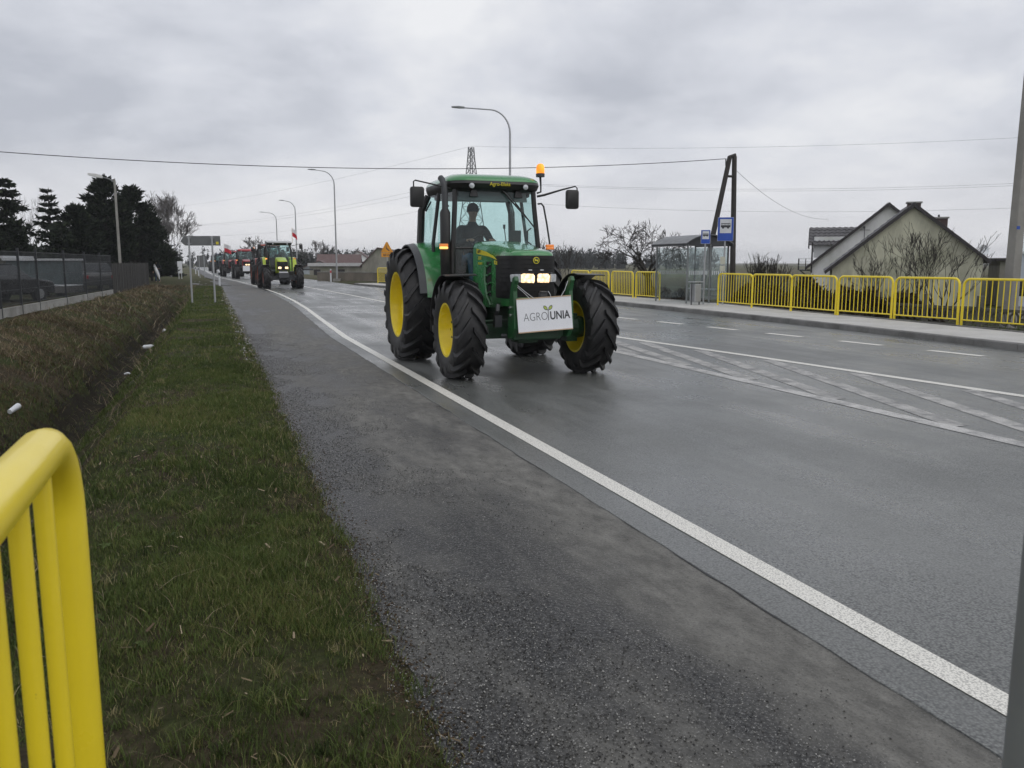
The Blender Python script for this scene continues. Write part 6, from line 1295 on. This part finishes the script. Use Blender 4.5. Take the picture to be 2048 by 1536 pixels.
bare_tree('larch_tree', 'bare larch between the two left spruces', (-12.2, 68.2, 0), 6.6, .55, 21, LARCH, 5, .10, .42, up=.7)
bare_tree('birch_tree', 'tall bare birch rising at the right of the pine clump', (-4.0, 97, 0), 9.4, .60, 22, BARKG, 6, .14, .32, group='bare birches', up=.5, minr=.016, kids=(3, 4))
bare_tree('birch_tree', 'second bare birch just left of the tall one', (-5.2, 100, 0), 8.2, .60, 23, BARKG, 6, .13, .32, group='bare birches', up=.5, minr=.016, kids=(3, 4))
bare_tree('fruit_tree', 'spreading bare fruit tree left of the bus shelter', (22.3, 39.8, -.5), 4.35, 1.05, 33, BARK, 6, .155, .20, up=.15, minr=.006, kids=(2, 4))
bare_tree('sapling', 'thin bare sapling behind the front mudguard of the green tractor', (22.5, 52, -.5), 3.6, .65, 25, BARK, 4, .05, .3, up=.5, stems=4, minr=.008)
bare_tree('sapling', 'second thin sapling just right of the tractor bonnet', (20.5, 50, -.5), 3.8, .55, 26, BARK, 4, .05, .3, up=.6, stems=3, minr=.008)
bare_tree('shrub', 'bare pollarded shrub right of the A-frame pole', (22.4, 30.0, -.6), 2.65, .50, 27, BARK, 4, .08, .34, up=.9, stems=9, minr=.006, cat='shrub')
for i, (x_, y_, h_, sp, st, sd) in enumerate([(24.0, 23.3, 3.7, .55, 5, 28), (22.9, 23.9, 3.3, .5, 4, 29), (24.6, 22.5, 3.3, .6, 5, 30)]):
    bare_tree('shrub', ['tall bare shrub in front of the stained gable, middle one', 'bare shrub at the left before the stained gable', 'dense bare shrub at the right before the stained gable'][i], (x_, y_, -.6), h_, sp, sd, BARK, 5, .045, .34, up=.55, stems=st, kids=(1, 3), minr=.007, cat='shrub', group='shrubs before the gable')
BRUSH = mat_leafy('brush_twigs', [(0, (.020, .014, .010)), (.6, (.045, .033, .022)), (1, (.08, .065, .04))])
def brush(label, cx, cy, rx, ry, h_, n, seed):
    rng = np.random.default_rng(seed); T = thing('bush', label, 'bush', (cx, cy, -.6), 0, 'brown bushes behind the railing'); a = rng.uniform(0, 6.28, n); r_ = np.sqrt(rng.uniform(0, 1, n)); x_ = np.cos(a) * r_ * rx; y_ = np.sin(a) * r_ * ry; top = h_ * (1 - .6 * r_ ** 2) * (0.8 + .25 * vnoise(x_, y_, 2.2, seed))
    z_ = rng.uniform(0, 1, n) ** .7 * top; P = np.stack([x_, y_, z_], 1); V = sprays(P, rng.normal(0, .6, (n, 3)) + [0, 0, .8], .17, rng); bulk('foliage', V, np.arange(n * 3).reshape(-1, 3), np.repeat(rng.uniform(0, 1, n), 3), BRUSH, T)
    st = MB()
    for k in range(14): q = rng.uniform(0, 6.28); st.tube([(0, 0, 0), (math.cos(q) * rx * .6, math.sin(q) * ry * .6, h_ * rng.uniform(.6, 1))], [.02, .006], 4, caps=False)
    st.build('stems', BARK, T)
for i, (cx, cy, rx, ry, h_) in enumerate([(18.9, 25.6, .9, 1.5, 1.75), (19.0, 23.2, .9, 1.5, 1.8), (19.1, 20.9, .8, 1.4, 1.6), (18.8, 30.5, .9, 1.6, 1.2), (21.2, 21.0, .9, 1.3, 1.4), (19.3, 33.5, .9, 1.6, 1.1)]):
    brush(['dark brown bush nearest to the shelter on its right', 'dark brown bush behind the second railing panel right of the shelter', 'dark brown bush behind the third railing panel right of the shelter', 'brown bush behind the railing left of the shelter', 'brown bush at the left end of the garden fence', 'brown bush farther left behind the left railing'][i], cx, cy, rx, ry, h_, 9000, 40 + i)
bare_tree('bare_tree', 'wide bare tree beyond the red tractors', (8.6, 156, 0), 6.3, .8, 50, BARK, 6, .20, .28, up=.3, group='far bare trees', minr=.022)
bare_tree('bare_tree', 'second bare tree right of the wide one beyond the red tractors', (11.5, 160, 0), 5.6, .75, 51, BARK, 6, .18, .28, up=.35, group='far bare trees', minr=.022)
for i, (x_, y_, h_) in enumerate([(18.6, 150, 6.0), (21.0, 153, 5.0), (26.5, 158, 4.6), (29.5, 160, 4.2), (16.2, 158, 4.2)]):
    bare_tree('bare_tree', ['tall pale birch behind the far street lamp pole', 'pale birch just right of the far street lamp pole', 'small pale bare tree left of the barn', 'small pale bare tree behind the barn roof', 'low pale bare tree behind the blue house'][i], (x_, y_, -.3), h_, .55, 60 + i, BARKG, 6, .10, .3, up=.6, group='pale bare trees behind the shed', minr=.020)
# far woods, one mass each
def wood(name, label, rects, seed, hmin, hmax, per=46, nt_=260):
    rng = np.random.default_rng(seed); Vs = []; Ts = []
    for (x0, y0, x1, y1, dp, n) in rects:
        t_ = rng.uniform(0, 1, n); x_ = x0 + (x1 - x0) * t_ + rng.normal(0, dp * .4, n); y_ = y0 + (y1 - y0) * t_ + np.abs(rng.normal(0, dp, n)); h_ = rng.uniform(hmin, hmax, n) * (1 + .18 * vnoise(t_ * 9, t_ * 0, 1.0, seed))
        for i in range(n):
            m_ = per; u = rng.normal(0, 1, (m_, 3)); u /= np.linalg.norm(u, axis=1, keepdims=True); c = np.array([x_[i], y_[i], h_[i] * .66]); P = c + u * rng.uniform(.3, 1, (m_, 1)) * [h_[i] * .20, h_[i] * .20, h_[i] * .34]
            Vs.append(sprays(P, u + rng.normal(0, .5, (m_, 3)), h_[i] * .13, rng)); Ts.append(np.repeat(np.clip(rng.normal(.5, .25, m_) + rng.normal(0, .12), 0, 1), 3))
            m_ = 14; P = np.stack([np.full(m_, x_[i]) + rng.normal(0, .8, m_), np.full(m_, y_[i]), rng.uniform(-.5, h_[i] * .45, m_)], 1); Vs.append(sprays(P, np.tile([0, 0, 1.0], (m_, 1)) + rng.normal(0, .15, (m_, 3)), h_[i] * .28, rng) ); Ts.append(np.repeat(rng.uniform(0, .4, m_), 3))
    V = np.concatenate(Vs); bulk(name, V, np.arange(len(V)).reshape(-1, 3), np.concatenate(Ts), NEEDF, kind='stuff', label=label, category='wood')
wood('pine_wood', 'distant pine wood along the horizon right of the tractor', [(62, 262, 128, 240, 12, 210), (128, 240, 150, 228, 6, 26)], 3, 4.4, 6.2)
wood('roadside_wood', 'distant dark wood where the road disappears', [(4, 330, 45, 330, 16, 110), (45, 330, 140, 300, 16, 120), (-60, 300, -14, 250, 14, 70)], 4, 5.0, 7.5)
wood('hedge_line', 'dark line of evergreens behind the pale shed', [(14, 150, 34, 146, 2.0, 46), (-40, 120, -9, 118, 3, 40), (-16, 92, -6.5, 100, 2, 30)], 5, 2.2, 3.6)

# ================================================================ AIR
HZ = bpy.data.materials.new('thin_winter_haze'); HZ.use_nodes = True; t = HZ.node_tree
for n in list(t.nodes): t.nodes.remove(n)
o = t.nodes.new('ShaderNodeOutputMaterial'); v = t.nodes.new('ShaderNodeVolumePrincipled'); v.inputs['Color'].default_value = (.90, .92, .96, 1); v.inputs['Density'].default_value = 0.00042; v.inputs['Anisotropy'].default_value = 0.2
t.links.new(v.outputs[0], o.inputs['Volume'])
hb = MB().box((0, 825, 11.5), (2700, 1850, 27)).build('haze', HZ, kind='stuff'); hb.display_type = 'WIRE'
